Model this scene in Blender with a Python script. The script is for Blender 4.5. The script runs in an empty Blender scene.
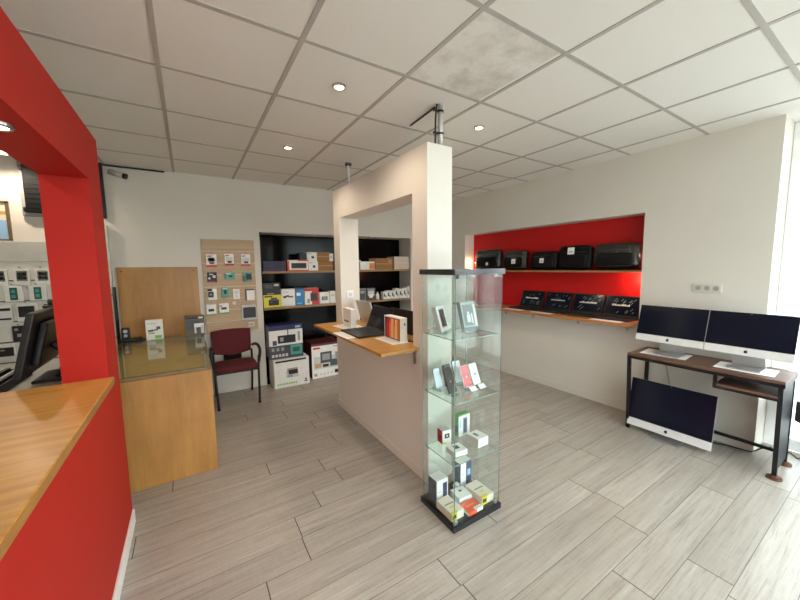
import bpy, bmesh, math, random
from mathutils import Matrix, Vector, Euler
random.seed(7)
SC = bpy.context.scene
COL = SC.collection
PI = math.pi

# ------------------------------------------------------------------ materials
def lin(c):
    r = []
    for v in c[:3]:
        v = v / 255.0
        r.append(v / 12.92 if v <= 0.04045 else ((v + 0.055) / 1.055) ** 2.4)
    return (r[0], r[1], r[2], 1.0)

class NT:
    """small helper around a node tree"""
    def __init__(s, name):
        s.m = bpy.data.materials.new(name); s.m.use_nodes = True
        s.t = s.m.node_tree; s.t.nodes.clear()
        s.out = s.n('ShaderNodeOutputMaterial')
    def n(s, typ, **kw):
        nd = s.t.nodes.new(typ)
        for k, v in kw.items(): setattr(nd, k, v)
        return nd
    def l(s, a, b): s.t.links.new(a, b)
    def math(s, op, a, b=None, c=None):
        nd = s.n('ShaderNodeMath', operation=op)
        for i, v in enumerate((a, b, c)):
            if v is None: continue
            if isinstance(v, (int, float)): nd.inputs[i].default_value = v
            else: s.l(v, nd.inputs[i])
        return nd.outputs[0]
    def mix(s, f, a, b):
        nd = s.n('ShaderNodeMix', data_type='RGBA')
        for sock, v in ((nd.inputs[0], f), (nd.inputs[6], a), (nd.inputs[7], b)):
            if isinstance(v, (int, float)): sock.default_value = v
            elif isinstance(v, tuple): sock.default_value = v
            else: s.l(v, sock)
        return nd.outputs[2]
    def ramp(s, f, stops):
        nd = s.n('ShaderNodeValToRGB')
        while len(nd.color_ramp.elements) < len(stops): nd.color_ramp.elements.new(0.5)
        for e, (p, c) in zip(nd.color_ramp.elements, stops):
            e.position = p; e.color = c
        s.l(f, nd.inputs[0]); return nd.outputs[0]
    def noise(s, scale, vec=None, detail=3, rough=0.55):
        nd = s.n('ShaderNodeTexNoise'); nd.inputs['Scale'].default_value = scale
        nd.inputs['Detail'].default_value = detail; nd.inputs['Roughness'].default_value = rough
        if vec is not None: s.l(vec, nd.inputs['Vector'])
        return nd.outputs['Fac']
    def coord(s, scale=(1, 1, 1), kind='Object'):
        tc = s.n('ShaderNodeTexCoord'); mp = s.n('ShaderNodeMapping')
        mp.inputs['Scale'].default_value = scale
        s.l(tc.outputs[kind], mp.inputs[0]); return mp.outputs[0]
    def bsdf(s, color=None, rough=0.5, metal=0.0, spec=0.5, bump=None, bstr=0.1, bdist=0.01, coat=0.0):
        b = s.n('ShaderNodeBsdfPrincipled')
        for nm, v in (('Base Color', color), ('Roughness', rough), ('Metallic', metal), ('Specular IOR Level', spec), ('Coat Weight', coat)):
            if v is None: continue
            if isinstance(v, (int, float, tuple)): b.inputs[nm].default_value = v
            else: s.l(v, b.inputs[nm])
        if bump is not None:
            bp = s.n('ShaderNodeBump'); bp.inputs['Strength'].default_value = bstr; bp.inputs['Distance'].default_value = bdist
            s.l(bump, bp.inputs['Height']); s.l(bp.outputs[0], b.inputs['Normal'])
        s.l(b.outputs[0], s.out.inputs[0]); return b

_M = {}
def C3(c, k): return tuple(max(0, min(255, v * k)) for v in c)
def P(name, c, rough=0.5, metal=0.0, spec=0.5, var=0.06, scale=14, bstr=0.0, bscale=None, coat=0.0):
    """plain material with a little procedural variation"""
    if name in _M: return _M[name]
    t = NT(name); v = t.coord()
    f = t.noise(scale, v)
    col = t.mix(f, lin(C3(c, 1 - var)), lin(C3(c, 1 + var)))
    bump = t.noise(bscale or scale * 6, v) if bstr else None
    t.bsdf(col, rough, metal, spec, bump, bstr, 0.004, coat)
    _M[name] = t.m; return t.m
def WOOD(name, a, b, rough=0.4, stretch=(30, 2.2, 30), stain=0.25, coat=0.0):
    if name in _M: return _M[name]
    t = NT(name)
    v = t.coord(stretch); f1 = t.noise(1.0, v, 6, 0.65)
    v2 = t.coord((1, 1, 1)); f2 = t.noise(3.0, v2, 3)
    col = t.ramp(f1, [(0.30, lin(a)), (0.72, lin(b))])
    col = t.mix(t.math('MULTIPLY', t.ramp(f2, [(0.45, (0, 0, 0, 1)), (0.75, (1, 1, 1, 1))]), stain), col, lin(C3(a, 0.72)))
    t.bsdf(col, rough, 0, 0.5, f1, 0.06, 0.003, coat)
    _M[name] = t.m; return t.m
def EMIT(name, c, s):
    if name in _M: return _M[name]
    t = NT(name); e = t.n('ShaderNodeEmission'); e.inputs[0].default_value = lin(c); e.inputs[1].default_value = s
    t.l(e.outputs[0], t.out.inputs[0]); _M[name] = t.m; return t.m
def GLASS(name, tint=(240, 250, 245), ior=1.5, rough=0.0, gain=1.0):
    if name in _M: return _M[name]
    t = NT(name); tr = t.n('ShaderNodeBsdfTransparent'); tr.inputs[0].default_value = lin(tint)
    gl = t.n('ShaderNodeBsdfGlossy'); gl.inputs['Roughness'].default_value = rough
    lw = t.n('ShaderNodeLayerWeight'); lw.inputs['Blend'].default_value = 0.5; r0 = ((ior - 1) / (ior + 1)) ** 2
    fr = t.math('ADD', t.math('MULTIPLY', t.math('POWER', lw.outputs['Facing'], 5.0), 1 - r0), r0)
    mx = t.n('ShaderNodeMixShader')
    t.l(t.math('MULTIPLY', fr, gain), mx.inputs[0]); t.l(tr.outputs[0], mx.inputs[1]); t.l(gl.outputs[0], mx.inputs[2])
    t.l(mx.outputs[0], t.out.inputs[0]); _M[name] = t.m; return t.m

def wall_paint(name, c, rough=0.85, var=0.03, spec=0.3):
    if name in _M: return _M[name]
    t = NT(name); v = t.coord()
    f = t.noise(1.3, v, 4); g = t.noise(160, v, 2)
    t.bsdf(t.mix(f, lin(C3(c, 1 - var)), lin(C3(c, 1 + var))), rough, 0, spec, g, 0.05, 0.003)
    _M[name] = t.m; return t.m

def floor_mat():
    t = NT('floor_planks')
    tc = t.n('ShaderNodeTexCoord'); sx = t.n('ShaderNodeSeparateXYZ'); t.l(tc.outputs['Object'], sx.inputs[0])
    X, Y = sx.outputs[0], sx.outputs[1]
    W, L = 0.18, 1.22
    ry = t.math('DIVIDE', t.math('SUBTRACT', Y, 0.025), W)
    row = t.math('FLOOR', ry); fy = t.math('FRACT', ry)
    wn = t.n('ShaderNodeTexWhiteNoise', noise_dimensions='1D'); t.l(t.math('ADD', row, 31.7), wn.inputs['W'])
    rx = t.math('ADD', t.math('DIVIDE', X, L), t.math('MULTIPLY', wn.outputs[0], 5.0))
    colm = t.math('FLOOR', rx); fx = t.math('FRACT', rx)
    cb = t.n('ShaderNodeCombineXYZ'); t.l(row, cb.inputs[0]); t.l(colm, cb.inputs[1])
    wn2 = t.n('ShaderNodeTexWhiteNoise', noise_dimensions='3D'); t.l(cb.outputs[0], wn2.inputs['Vector'])
    # per-plank offset of the grain
    off = t.n('ShaderNodeVectorMath', operation='SCALE'); t.l(wn2.outputs['Color'], off.inputs[0]); off.inputs['Scale'].default_value = 17.0
    ad = t.n('ShaderNodeVectorMath', operation='ADD'); t.l(tc.outputs['Object'], ad.inputs[0]); t.l(off.outputs[0], ad.inputs[1])
    def mp(sc):
        m = t.n('ShaderNodeMapping'); m.inputs['Scale'].default_value = sc; t.l(ad.outputs[0], m.inputs[0]); return m.outputs[0]
    g1 = t.noise(1.0, mp((1.6, 38, 1)), 8, 0.72)
    g2 = t.noise(1.0, mp((1.1, 7, 1)), 4, 0.6)
    g3 = t.noise(1.0, mp((70, 11, 1)), 4, 0.7)      # saw marks across the boards
    tone = t.ramp(g1, [(0.27, lin((112, 102, 92))), (0.42, lin((166, 157, 146))), (0.58, lin((180, 172, 162))), (0.76, lin((206, 201, 193)))])
    tone = t.mix(t.ramp(g2, [(0.35, (0, 0, 0, 1)), (0.75, (0.6, 0.6, 0.6, 1))]), tone, lin((150, 141, 130)))
    g4 = t.noise(1.0, mp((3.0, 90, 1)), 6, 0.75)
    tone = t.mix(t.math('MULTIPLY', t.ramp(g4, [(0.54, (0, 0, 0, 1)), (0.68, (1, 1, 1, 1))]), 0.6), tone, lin((106, 96, 86)))
    tone = t.mix(t.math('MULTIPLY', t.ramp(g3, [(0.5, (0, 0, 0, 1)), (0.75, (1, 1, 1, 1))]), 0.14), tone, lin((214, 209, 200)))
    pl = t.mix(t.math('MULTIPLY', wn2.outputs['Value'], 0.34), tone, lin((132, 123, 112)))
    dy = t.math('MULTIPLY', t.math('MINIMUM', fy, t.math('SUBTRACT', 1.0, fy)), W)
    dx = t.math('MULTIPLY', t.math('MINIMUM', fx, t.math('SUBTRACT', 1.0, fx)), L)
    jy = t.math('LESS_THAN', dy, 0.0016); jx = t.math('LESS_THAN', dx, 0.0026)
    j = t.math('MAXIMUM', t.math('MULTIPLY', jy, 0.75), jx)
    col = t.mix(j, pl, lin((62, 55, 48)))
    h = t.math('SUBTRACT', t.math('MULTIPLY', g1, 0.4), j)
    t.bsdf(col, t.math('ADD', t.math('MULTIPLY', g1, 0.15), 0.30), 0, 0.48, h, 0.18, 0.003)
    return t.m

def ceiling_mat():
    t = NT('ceiling_tiles')
    v = t.coord()
    f = t.noise(260, v, 2); g = t.noise(1.1, v, 3)
    sx = t.n('ShaderNodeSeparateXYZ'); t.l(v, sx.inputs[0])
    # one water-stained tile
    inx = t.math('LESS_THAN', t.math('ABSOLUTE', t.math('SUBTRACT', sx.outputs[0], 1.42)), 0.28)
    iny = t.math('LESS_THAN', t.math('ABSOLUTE', t.math('SUBTRACT', sx.outputs[1], 1.40)), 0.285)
    st = t.math('MULTIPLY', t.math('MULTIPLY', inx, iny), t.ramp(t.noise(4.0, v, 5, 0.7), [(0.40, (0, 0, 0, 1)), (0.62, (1, 1, 1, 1))]))
    col = t.mix(g, lin((230, 226, 219)), lin((236, 233, 227)))
    col = t.mix(t.math('MULTIPLY', f, 0.25), col, lin((188, 183, 176)))
    col = t.mix(t.math('MULTIPLY', st, 0.55), col, lin((176, 166, 152)))
    t.bsdf(col, 0.95, 0, 0.15, f, 0.12, 0.004)
    return t.m

def black_gloss(name, c=(14, 13, 14), rough=0.12):
    return P(name, c, rough, 0, 0.6, 0.2, 3)

def wrinkled_plastic(name):
    if name in _M: return _M[name]
    t = NT(name); v = t.coord((7, 3, 3))
    w = t.n('ShaderNodeTexNoise'); w.inputs['Scale'].default_value = 2.2; w.inputs['Distortion'].default_value = 1.6; t.l(v, w.inputs['Vector'])
    bp = t.n('ShaderNodeBump'); bp.inputs['Strength'].default_value = 0.9; bp.inputs['Distance'].default_value = 0.02; t.l(w.outputs['Fac'], bp.inputs['Height'])
    tr = t.n('ShaderNodeBsdfTransparent'); gl = t.n('ShaderNodeBsdfGlossy'); gl.inputs['Roughness'].default_value = 0.08
    t.l(bp.outputs[0], gl.inputs['Normal'])
    lw = t.n('ShaderNodeLayerWeight'); lw.inputs['Blend'].default_value = 0.5; t.l(bp.outputs[0], lw.inputs['Normal'])
    fr = t.math('ADD', t.math('MULTIPLY', t.math('POWER', lw.outputs['Facing'], 4.0), 0.85), 0.08)
    mx = t.n('ShaderNodeMixShader'); t.l(fr, mx.inputs[0]); t.l(tr.outputs[0], mx.inputs[1]); t.l(gl.outputs[0], mx.inputs[2])
    t.l(mx.outputs[0], t.out.inputs[0]); _M[name] = t.m; return t.m

# ------------------------------------------------------------------ mesh builder
class MB:
    def __init__(s): s.bm = bmesh.new()
    def _merge(s, b2, mi, smooth=False, M=None):
        if M is not None: bmesh.ops.transform(b2, matrix=M, verts=b2.verts)
        vm = {}
        for v in b2.verts: vm[v] = s.bm.verts.new(v.co)
        for f in b2.faces:
            try: nf = s.bm.faces.new([vm[v] for v in f.verts])
            except ValueError: continue
            nf.material_index = mi if mi is not None else f.material_index; nf.smooth = smooth or f.smooth
        b2.free()
    def box(s, x0, y0, z0, x1, y1, z1, mi=0, bev=0.0, M=None, seg=2):
        b = bmesh.new(); bmesh.ops.create_cube(b, size=1)
        bmesh.ops.scale(b, vec=(abs(x1 - x0), abs(y1 - y0), abs(z1 - z0)), verts=b.verts)
        bmesh.ops.translate(b, vec=((x0 + x1) / 2, (y0 + y1) / 2, (z0 + z1) / 2), verts=b.verts)
        if bev: bmesh.ops.bevel(b, geom=b.edges[:], offset=bev, segments=seg, profile=0.5, affect='EDGES')
        s._merge(b, mi, False, M); return s
    def cyl(s, p, q, r, mi=0, n=20, r2=None, smooth=True):
        p, q = Vector(p), Vector(q); d = q - p
        b = bmesh.new(); bmesh.ops.create_cone(b, cap_ends=True, segments=n, radius1=r, radius2=r if r2 is None else r2, depth=d.length)
        for f in b.faces: f.smooth = smooth and len(f.verts) == 4
        M = Matrix.Translation((p + q) / 2) @ d.to_track_quat('Z', 'Y').to_matrix().to_4x4()
        s._merge(b, mi, False, M); return s
    def bar(s, p, q, w, h=None, mi=0, bev=0.0):
        """rectangular bar from p to q"""
        p, q = Vector(p), Vector(q); d = q - p; h = h or w
        M = Matrix.Translation((p + q) / 2) @ d.to_track_quat('Z', 'Y').to_matrix().to_4x4()
        return s.box(-w / 2, -h / 2, -d.length / 2, w / 2, h / 2, d.length / 2, mi, bev, M)
    def tube(s, pts, r, mi=0, n=8, sub=6):
        """smooth tube along a Catmull-Rom path"""
        P_ = [Vector(p) for p in pts]; path = []
        if len(P_) == 2: path = P_
        else:
            for i in range(len(P_) - 1):
                a = P_[max(i - 1, 0)]; b = P_[i]; c = P_[i + 1]; d = P_[min(i + 2, len(P_) - 1)]
                for k in range(sub):
                    u = k / sub
                    path.append(0.5 * ((2 * b) + (c - a) * u + (2 * a - 5 * b + 4 * c - d) * u * u + (3 * b - a - 3 * c + d) * u ** 3))
            path.append(P_[-1])
        rings = []; up = Vector((0, 0, 1)); prev = None
        for i, p in enumerate(path):
            t = (path[min(i + 1, len(path) - 1)] - path[max(i - 1, 0)]).normalized()
            if prev is None:
                a = t.cross(up if abs(t.z) < 0.9 else Vector((1, 0, 0))).normalized()
            else: a = (prev - t * prev.dot(t)).normalized()
            prev = a; b = t.cross(a)
            rings.append([s.bm.verts.new(p + r * (math.cos(2 * PI * k / n) * a + math.sin(2 * PI * k / n) * b)) for k in range(n)])
        for i in range(len(rings) - 1):
            for k in range(n):
                f = s.bm.faces.new((rings[i][k], rings[i][(k + 1) % n], rings[i + 1][(k + 1) % n], rings[i + 1][k])); f.smooth = True; f.material_index = mi
        for rr in (rings[0][::-1], rings[-1]):
            f = s.bm.faces.new(rr); f.material_index = mi
        return s
    def prism(s, poly, z0, z1, mi=0, M=None, smooth=False):
        """polygon in xy pulled from z0 to z1"""
        b = bmesh.new()
        lo = [b.verts.new((x, y, z0)) for x, y in poly]; hi = [b.verts.new((x, y, z1)) for x, y in poly]
        n = len(poly)
        b.faces.new(lo[::-1]); b.faces.new(hi)
        for i in range(n):
            f = b.faces.new((lo[i], lo[(i + 1) % n], hi[(i + 1) % n], hi[i])); f.smooth = smooth
        bmesh.ops.recalc_face_normals(b, faces=b.faces)
        s._merge(b, mi, False, M); return s
    def hexa(s, lo, hi, mi=0):
        """four low corners and four high corners"""
        a = [s.bm.verts.new(p) for p in lo]; b = [s.bm.verts.new(p) for p in hi]
        fs = [a[::-1], b] + [[a[i], a[(i + 1) % 4], b[(i + 1) % 4], b[i]] for i in range(4)]
        for f in fs: s.bm.faces.new(f).material_index = mi
        return s
    def grid(s, fn, nu, nv, mi=0, closed_u=False):
        V = [[s.bm.verts.new(fn(i / (nu if closed_u else nu - 1), j / (nv - 1))) for j in range(nv)] for i in range(nu)]
        for i in range(nu if closed_u else nu - 1):
            for j in range(nv - 1):
                f = s.bm.faces.new((V[i][j], V[(i + 1) % nu][j], V[(i + 1) % nu][j + 1], V[i][j + 1])); f.smooth = True; f.material_index = mi
        return s
    def build(s, name, mats, parent=None, loc=None, rot=None):
        if not isinstance(mats, (list, tuple)): mats = [mats]
        me = bpy.data.meshes.new(name)
        bmesh.ops.recalc_face_normals(s.bm, faces=s.bm.faces)
        s.bm.to_mesh(me); s.bm.free()
        for m in mats: me.materials.append(m)
        o = bpy.data.objects.new(name, me); COL.objects.link(o)
        if parent is not None: o.parent = parent
        if loc is not None: o.location = loc
        if rot is not None: o.rotation_euler = rot
        return o

def tag(o, label, cat, group=None, kind=None):
    o['label'] = label; o['category'] = cat
    if group: o['group'] = group
    if kind: o['kind'] = kind
    return o
def thing(name, label, cat, loc=(0, 0, 0), rz=0.0, group=None):
    o = bpy.data.objects.new(name, None); COL.objects.link(o)
    o.empty_display_size = 0.1; o.location = loc; o.rotation_euler = (0, 0, rz)
    return tag(o, label, cat, group)
def struct(name, mb, mats, parent=None):
    o = mb.build(name, mats, parent)
    if parent is None: o['kind'] = 'structure'
    return o
def dup(root, loc=None, rz=None, label=None, group=None):
    r = root.copy(); COL.objects.link(r)
    if loc is not None: r.location = loc
    if rz is not None: r.rotation_euler = (0, 0, rz)
    if label: r['label'] = label
    if group: r['group'] = group
    for ch in [c for c in root.children]:
        c = ch.copy(); COL.objects.link(c); c.parent = r
        for g in list(ch.children):
            d = g.copy(); COL.objects.link(d); d.parent = c
    return r

# ------------------------------------------------------------------ dimensions (metres)
H = 2.648            # ceiling
XR = 3.832           # right wall
YB = 4.64            # back wall
XL = -2.9            # far left wall
YF = -1.35           # shop front behind the camera
XG = 4.12            # glazing plane on the right
XP0, XP1, YP0, YP1, HP = 1.364, 1.578, 1.806, 3.485, 2.36   # white divider
XW = -0.383          # red wall face

# palette
white_wall = wall_paint('white_wall_paint', (212, 206, 196))
white_div = wall_paint('white_divider_paint', (224, 218, 208))
red_wall = wall_paint('red_wall_paint', (174, 34, 25), 0.6, 0.04, 0.22)
white_trim = P('white_trim_paint', (232, 230, 225), 0.45)
white_pvc = P('white_window_plastic', (238, 240, 240), 0.35)
blk_panel = P('black_gloss_lining', (8, 7, 7), 0.12, 0, 0.12, 0.2, 3)
blk_steel = P('black_steel', (24, 24, 26), 0.45, 0.3)
blk_plastic = P('black_plastic', (20, 20, 22), 0.4)
dk_grey = P('dark_grey_plastic', (56, 57, 60), 0.5)
chrome = P('brushed_steel', (190, 190, 188), 0.28, 1.0)
silver = P('silver_aluminium', (198, 200, 203), 0.32, 0.85)
screen_off = P('dark_screen_glass', (14, 17, 32), 0.12, 0, 0.2, 0.1, 2)
white_plastic = P('white_plastic', (232, 232, 230), 0.35)
paper_m = P('white_paper', (232, 231, 227), 0.8)
card_w = P('white_card', (228, 227, 222), 0.6)
card_brown = P('brown_cardboard', (150, 108, 68), 0.85, bstr=0.1)
oak = WOOD('honey_oak_veneer', (172, 118, 50), (212, 160, 84), 0.35, (2.2, 30, 30), 0.3, 0.2)
oak_edge = WOOD('worn_oak_edge', (140, 92, 40), (178, 126, 62), 0.5, (30, 2.2, 30), 0.5)
ply = WOOD('varnished_plywood', (154, 106, 50), (186, 136, 72), 0.42, (9, 9, 1.2), 0.35)
ply_pale = WOOD('pale_plywood', (196, 162, 108), (220, 190, 140), 0.5, (9, 9, 1.2), 0.2)
maple = WOOD('maple_slat_board', (172, 144, 112), (192, 164, 132), 0.55, (1.5, 30, 30), 0.05)
walnut = WOOD('brown_walnut_board', (84, 58, 46), (118, 84, 68), 0.5, (30, 2.2, 30), 0.2)
shelf_m = WOOD('shelf_edge_wood', (132, 98, 58), (168, 130, 84), 0.5, (1.5, 30, 30), 0.2)
def K(n, c, r=0.5): return P('print_' + n, c, r, var=0.03)
red_p, green_p, blue_p, teal_p = K('red', (196, 38, 34)), K('green', (70, 150, 66)), K('blue', (44, 120, 176)), K('teal', (74, 158, 150))
yel_p, org_p, blk_p, gry_p, dgr_p = K('yellow', (222, 206, 50)), K('orange', (232, 92, 44)), K('black', (22, 22, 24)), K('grey', (150, 150, 150)), K('dark_grey', (70, 72, 76))
navy_p, lime_p, tan_p, mar_p = K('navy', (36, 44, 92)), K('lime', (120, 190, 70)), K('tan', (190, 150, 100)), K('maroon', (84, 24, 30))
lgr_p = K('light_grey', (196, 196, 194)); slate_p = K('slate_blue', (58, 72, 98)); cream_p = K('cream', (226, 216, 196)); pink_p = K('pink_red', (226, 90, 92))
purple_p = K('purple', (46, 32, 84)); sky_p = K('pale_blue', (150, 190, 224)); white_p = card_w

# ------------------------------------------------------------------ room shell
b = MB(); b.box(XL, YF, -0.1, XG, YB + 0.5, 0)
struct('floor', b, floor_mat())
b = MB(); b.box(XL, YF, H, XG + 0.07, YB + 0.5, H + 0.06)
GX, GY = [-0.065 + 0.6 * k for k in range(-5, 8)], [0.497 + 0.6 * k for k in range(-3, 8)]
for x in GX:
    if XL < x < XG: b.box(x - 0.012, YF, H - 0.004, x + 0.012, YB, H + 0.01, 1)
for y in GY:
    if YF < y < YB: b.box(XL, y - 0.012, H - 0.0035, XG, y + 0.012, H + 0.01, 1)
struct('ceiling', b, [ceiling_mat(), P('grey_ceiling_grid', (176, 171, 164), 0.6)])

# back wall with the tall black niche (x .80-3.15, floor to 2.02)
NX0, NX1, NZ, ND = 0.805, 3.155, 2.02, 0.36
b = MB()
b.box(XL, YB, 0, NX0, YB + 0.45, H); b.box(NX1, YB, 0, XR + 0.45, YB + 0.45, H); b.box(NX0, YB, NZ, NX1, YB + 0.45, H)
struct('wall_back', b, white_wall)
b = MB()
b.box(NX0, YB + ND, 0, NX1, YB + ND + 0.03, NZ); b.box(NX0, YB + 0.006, 0, NX0 + 0.012, YB + ND, NZ)
b.box(1.095, YB + ND - 0.012, 0, 1.10, YB + ND, NZ)
b.box(NX0, YB + 0.01, 0.0, NX1, YB + ND, 0.004)
o = struct('trim_1', b, blk_panel)
b = MB(); b.box(0.2, YB - 0.012, 0, NX0, YB, 0.085, 0, 0.003); b.box(NX1, YB - 0.012, 0, XR, YB, 0.085, 0, 0.003)
struct('baseboard_back', b, white_wall)

# right wall with the red niche (y 1.544-4.066, z .97-2.05, .2 deep)
RY0, RY1, RZ0, RZ1, RD = 1.535, 4.066, 0.955, 2.055, 0.20
YE = 0.655
b = MB()
b.box(XR, YE, 0, XG + 0.3, RY0, H); b.box(XR, RY1, 0, XR + 0.45, YB + 0.45, H)
b.box(XR, RY0, 0, XR + 0.45, RY1, RZ0); b.box(XR, RY0, RZ1, XR + 0.45, RY1, H)
struct('wall_right', b, white_wall)
b = MB(); b.box(XR + RD, RY0, RZ0, XR + RD + 0.03, RY1, RZ1)
struct('trim_2', b, wall_paint('red_niche_paint', (192, 18, 18), 0.5, 0.03, 0.4))
b = MB(); b.box(XR - 0.012, YE, 0, XR, YB, 0.085, 0, 0.003)
struct('baseboard_right', b, white_wall)

# left wall and the shop front behind the camera
b = MB(); b.box(XL - 0.1, YF, 0, XL, YB + 0.45, H)
struct('wall_left', b, white_wall)
b = MB()
b.box(XL, YF - 0.15, 0, -0.9, YF, H); b.box(-0.9, YF - 0.15, 2.5, XG + 0.3, YF, H); b.box(-0.9, YF - 0.15, 0, XG + 0.3, YF, 0.10)
struct('wall_front', b, white_wall)

clear_pane = GLASS('window_glass', (250, 253, 252))
# window_1: tall glazing on the right
b = MB()
fr = [(-1.35, -1.27), (-0.70, -0.62), (0.07, 0.13), (0.55, 0.655)]
for y0, y1 in fr: b.box(XG, y0, 0.0, XG + 0.07, y1 - 0.001, H - 0.0005, 0, 0.006)
b.box(XG + 0.004, YF, 0.001, XG + 0.066, YE - 0.002, 0.10, 0, 0.006); b.box(XG + 0.004, YF, H - 0.05, XG + 0.066, YE - 0.002, H - 0.001, 0, 0.006)
b.box(XG + 0.07, YF, 0, XG + 0.3, YF + 0.05, H)
w1 = struct('window_1', b, white_pvc)
b = MB()
for i in range(len(fr) - 1): b.box(XG + 0.03, fr[i][1], 0.10, XG + 0.036, fr[i + 1][0], H - 0.05)
b.build('pane', clear_pane, w1)
# window_2: the shop front behind the camera
b = MB()
fx = [(-0.9, -0.82), (0.45, 0.53), (1.45, 1.53), (2.75, 2.83), (XG - 0.02, XG + 0.06)]
for x0, x1 in fx: b.box(x0, YF - 0.09, 0.10, x1, YF - 0.02, 2.5, 0, 0.006)
b.box(-0.9, YF - 0.086, 0.101, XG, YF - 0.024, 0.17, 0, 0.006); b.box(-0.9, YF - 0.086, 2.43, XG, YF - 0.024, 2.499, 0, 0.006)
w2 = struct('window_2', b, white_pvc)
b = MB()
for i in range(len(fx) - 1): b.box(fx[i][1], YF - 0.058, 0.17, fx[i + 1][0], YF - 0.052, 2.43)
b.build('pane', clear_pane, w2)

# street outside
b = MB(); b.box(-14, -30, -0.2, XL - 0.1, 14, -0.06); b.box(XG, -30, -0.2, 40, 14, -0.06); b.box(XL - 0.1, -30, -0.2, XG + 0.35, YF - 0.15, -0.06)
struct('pavement', b, P('pale_paving', (196, 194, 188), 0.8, var=0.12, scale=3))

b = MB(); b.box(XG + 0.3, -30, -0.06, 40, -3.6, -0.052)
struct('road', b, P('grey_asphalt', (122, 122, 122), 0.85, var=0.1, scale=5))

# white divider with its opening
OY0, OY1, OZ0, OZ1 = 1.983, 3.326, 0.955, 2.066
b = MB()
b.box(XP0, YP0, 0, XP1, YP1, OZ0); b.box(XP0, YP0, OZ0, XP1, OY0, OZ1); b.box(XP0, OY1, OZ0, XP1, YP1, OZ1); b.box(XP0, YP0, OZ1, XP1, YP1, HP)
struct('wall_divider', b, white_div)
b = MB()
b.box(XP0 - 0.008, YP0, 0, XP0, YP1, 0.075, 0, 0.002); b.box(XP1, YP0, 0, XP1 + 0.008, YP1, 0.075, 0, 0.002)
struct('baseboard_divider', b, white_div)

# red counter front with the portal above it
PY0, PY1, BX = 2.25, 2.52, -0.56
b = MB()
b.box(XW - 0.06, 0.25, 0, XW, PY0, 0.965)
b.box(BX, PY0, 0, XW, PY1, 2.27)
b.box(BX, 0.25, 2.005, XW, PY0, 2.27)
b.box(BX, 0.0, 0, XW, 0.25, 2.27)
struct('wall_counter', b, red_wall)
b = MB(); b.box(XW, 0.25, 0, XW + 0.012, PY1, 0.085, 0, 0.003)
struct('baseboard_counter', b, white_trim)

# door post on the far left of the back wall
b = MB(); b.box(-0.745, YB - 0.05, 0, -0.68, YB, 2.02, 0, 0.004)
struct('door_1', b, P('pale_green_door_post', (206, 214, 198), 0.5))

# ------------------------------------------------------------------ red counter and what stands behind it
b = MB()
b.box(-1.02, 0.25, 0.965, -0.362, PY0 - 0.001, 1.0, 0, 0.004)
b.box(-0.3625, 0.25, 0.967, -0.3605, PY0 - 0.001, 0.996, 1)
o = b.build('countertop', [oak, oak_edge]); tag(o, 'honey-coloured wooden countertop on the red half wall', 'countertop')

t = thing('office_desk', 'low desk with pale top behind the red pillar', 'desk', (-1.15, 2.55, 0))
MB().box(-0.55, -0.295, 0.93, 0.585, 0.30, 0.96, 0, 0.003).build('desktop', P('grey_desk_laminate', (170, 168, 162), 0.5), t)
for sx in (-0.5, 0.53):
    for sy in (-0.25, 0.25): MB().box(sx - 0.02, sy - 0.02, 0, sx + 0.02, sy + 0.02, 0.93).build('leg', blk_steel, t)

# monitor seen from behind and the side
t = thing('computer_monitor', 'black monitor turned away, beside the red pillar', 'monitor', (-0.735, 2.60, 0.96))
Mt = Matrix.Translation((0, 0, 0.07)) @ Matrix.Rotation(math.radians(13), 4, 'Y')
b = MB(); b.box(-0.012, -0.29, 0, 0.018, 0.27, 0.33, 0, 0.006, Mt); b.box(0.018, -0.20, 0.05, 0.05, 0.18, 0.28, 0, 0.012, Mt)
b.build('housing', blk_plastic, t)
b = MB(); b.box(-0.0135, -0.275, 0.015, -0.0122, 0.255, 0.315, 0, 0, Mt); b.build('screen', screen_off, t)
b = MB(); b.tube([(0.085, -0.07, 0.20), (0.13, -0.08, 0.14), (0.11, -0.07, 0.03), (0.09, -0.05, 0.014)], 0.016)
b.tube([(0.085, 0.05, 0.20), (0.13, 0.06, 0.14), (0.11, 0.05, 0.03), (0.09, 0.03, 0.014)], 0.016)
b.build('stand', blk_plastic, t)
b = MB(); b.box(0.0, -0.12, 0.0, 0.16, 0.12, 0.016, 0, 0.005); b.build('stand_base', blk_plastic, t)
b = MB(); b.cyl((0.064, 0.10, 0.385), (0.064, 0.10, 0.43), 0.022); b.box(0.03, 0.05, 0.385, 0.09, 0.14, 0.40, 0, 0.004)
b.build('webcam', blk_plastic, t)

t = thing('document_tray', 'black letter tray with white paper edges beyond the wooden countertop', 'tray', (-0.90, 2.28, 0.96))
b = MB(); b.box(-0.16, 0.0, 0, 0.10, 0.46, 0.006); b.box(-0.16, 0.0, 0.0, -0.154, 0.46, 0.045); b.box(0.094, 0.0, 0.0, 0.10, 0.46, 0.045); b.box(-0.16, 0.454, 0, 0.10, 0.46, 0.045)
b.build('tray', blk_plastic, t)
for k, (dx, z) in enumerate(((-0.10, 0.045), (-0.045, 0.052), (0.01, 0.058), (0.062, 0.05))):
    b = MB(); b.box(dx - 0.014, 0.01, 0.007, dx + 0.014, 0.44, z, 0, 0.002); b.box(dx - 0.014, 0.008, z, dx - 0.004, 0.44, z + 0.002, 1)
    b.build('folder', [blk_plastic, paper_m], t)
o = MB().box(-0.15, -0.1, 0, 0.08, 0.12, 0.012, 0, 0.001).build('paper_stack', paper_m, None, (-1.20, 2.5, 0.96)); tag(o, 'small stack of white paper on the desk left of the monitor', 'paper')

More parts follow.
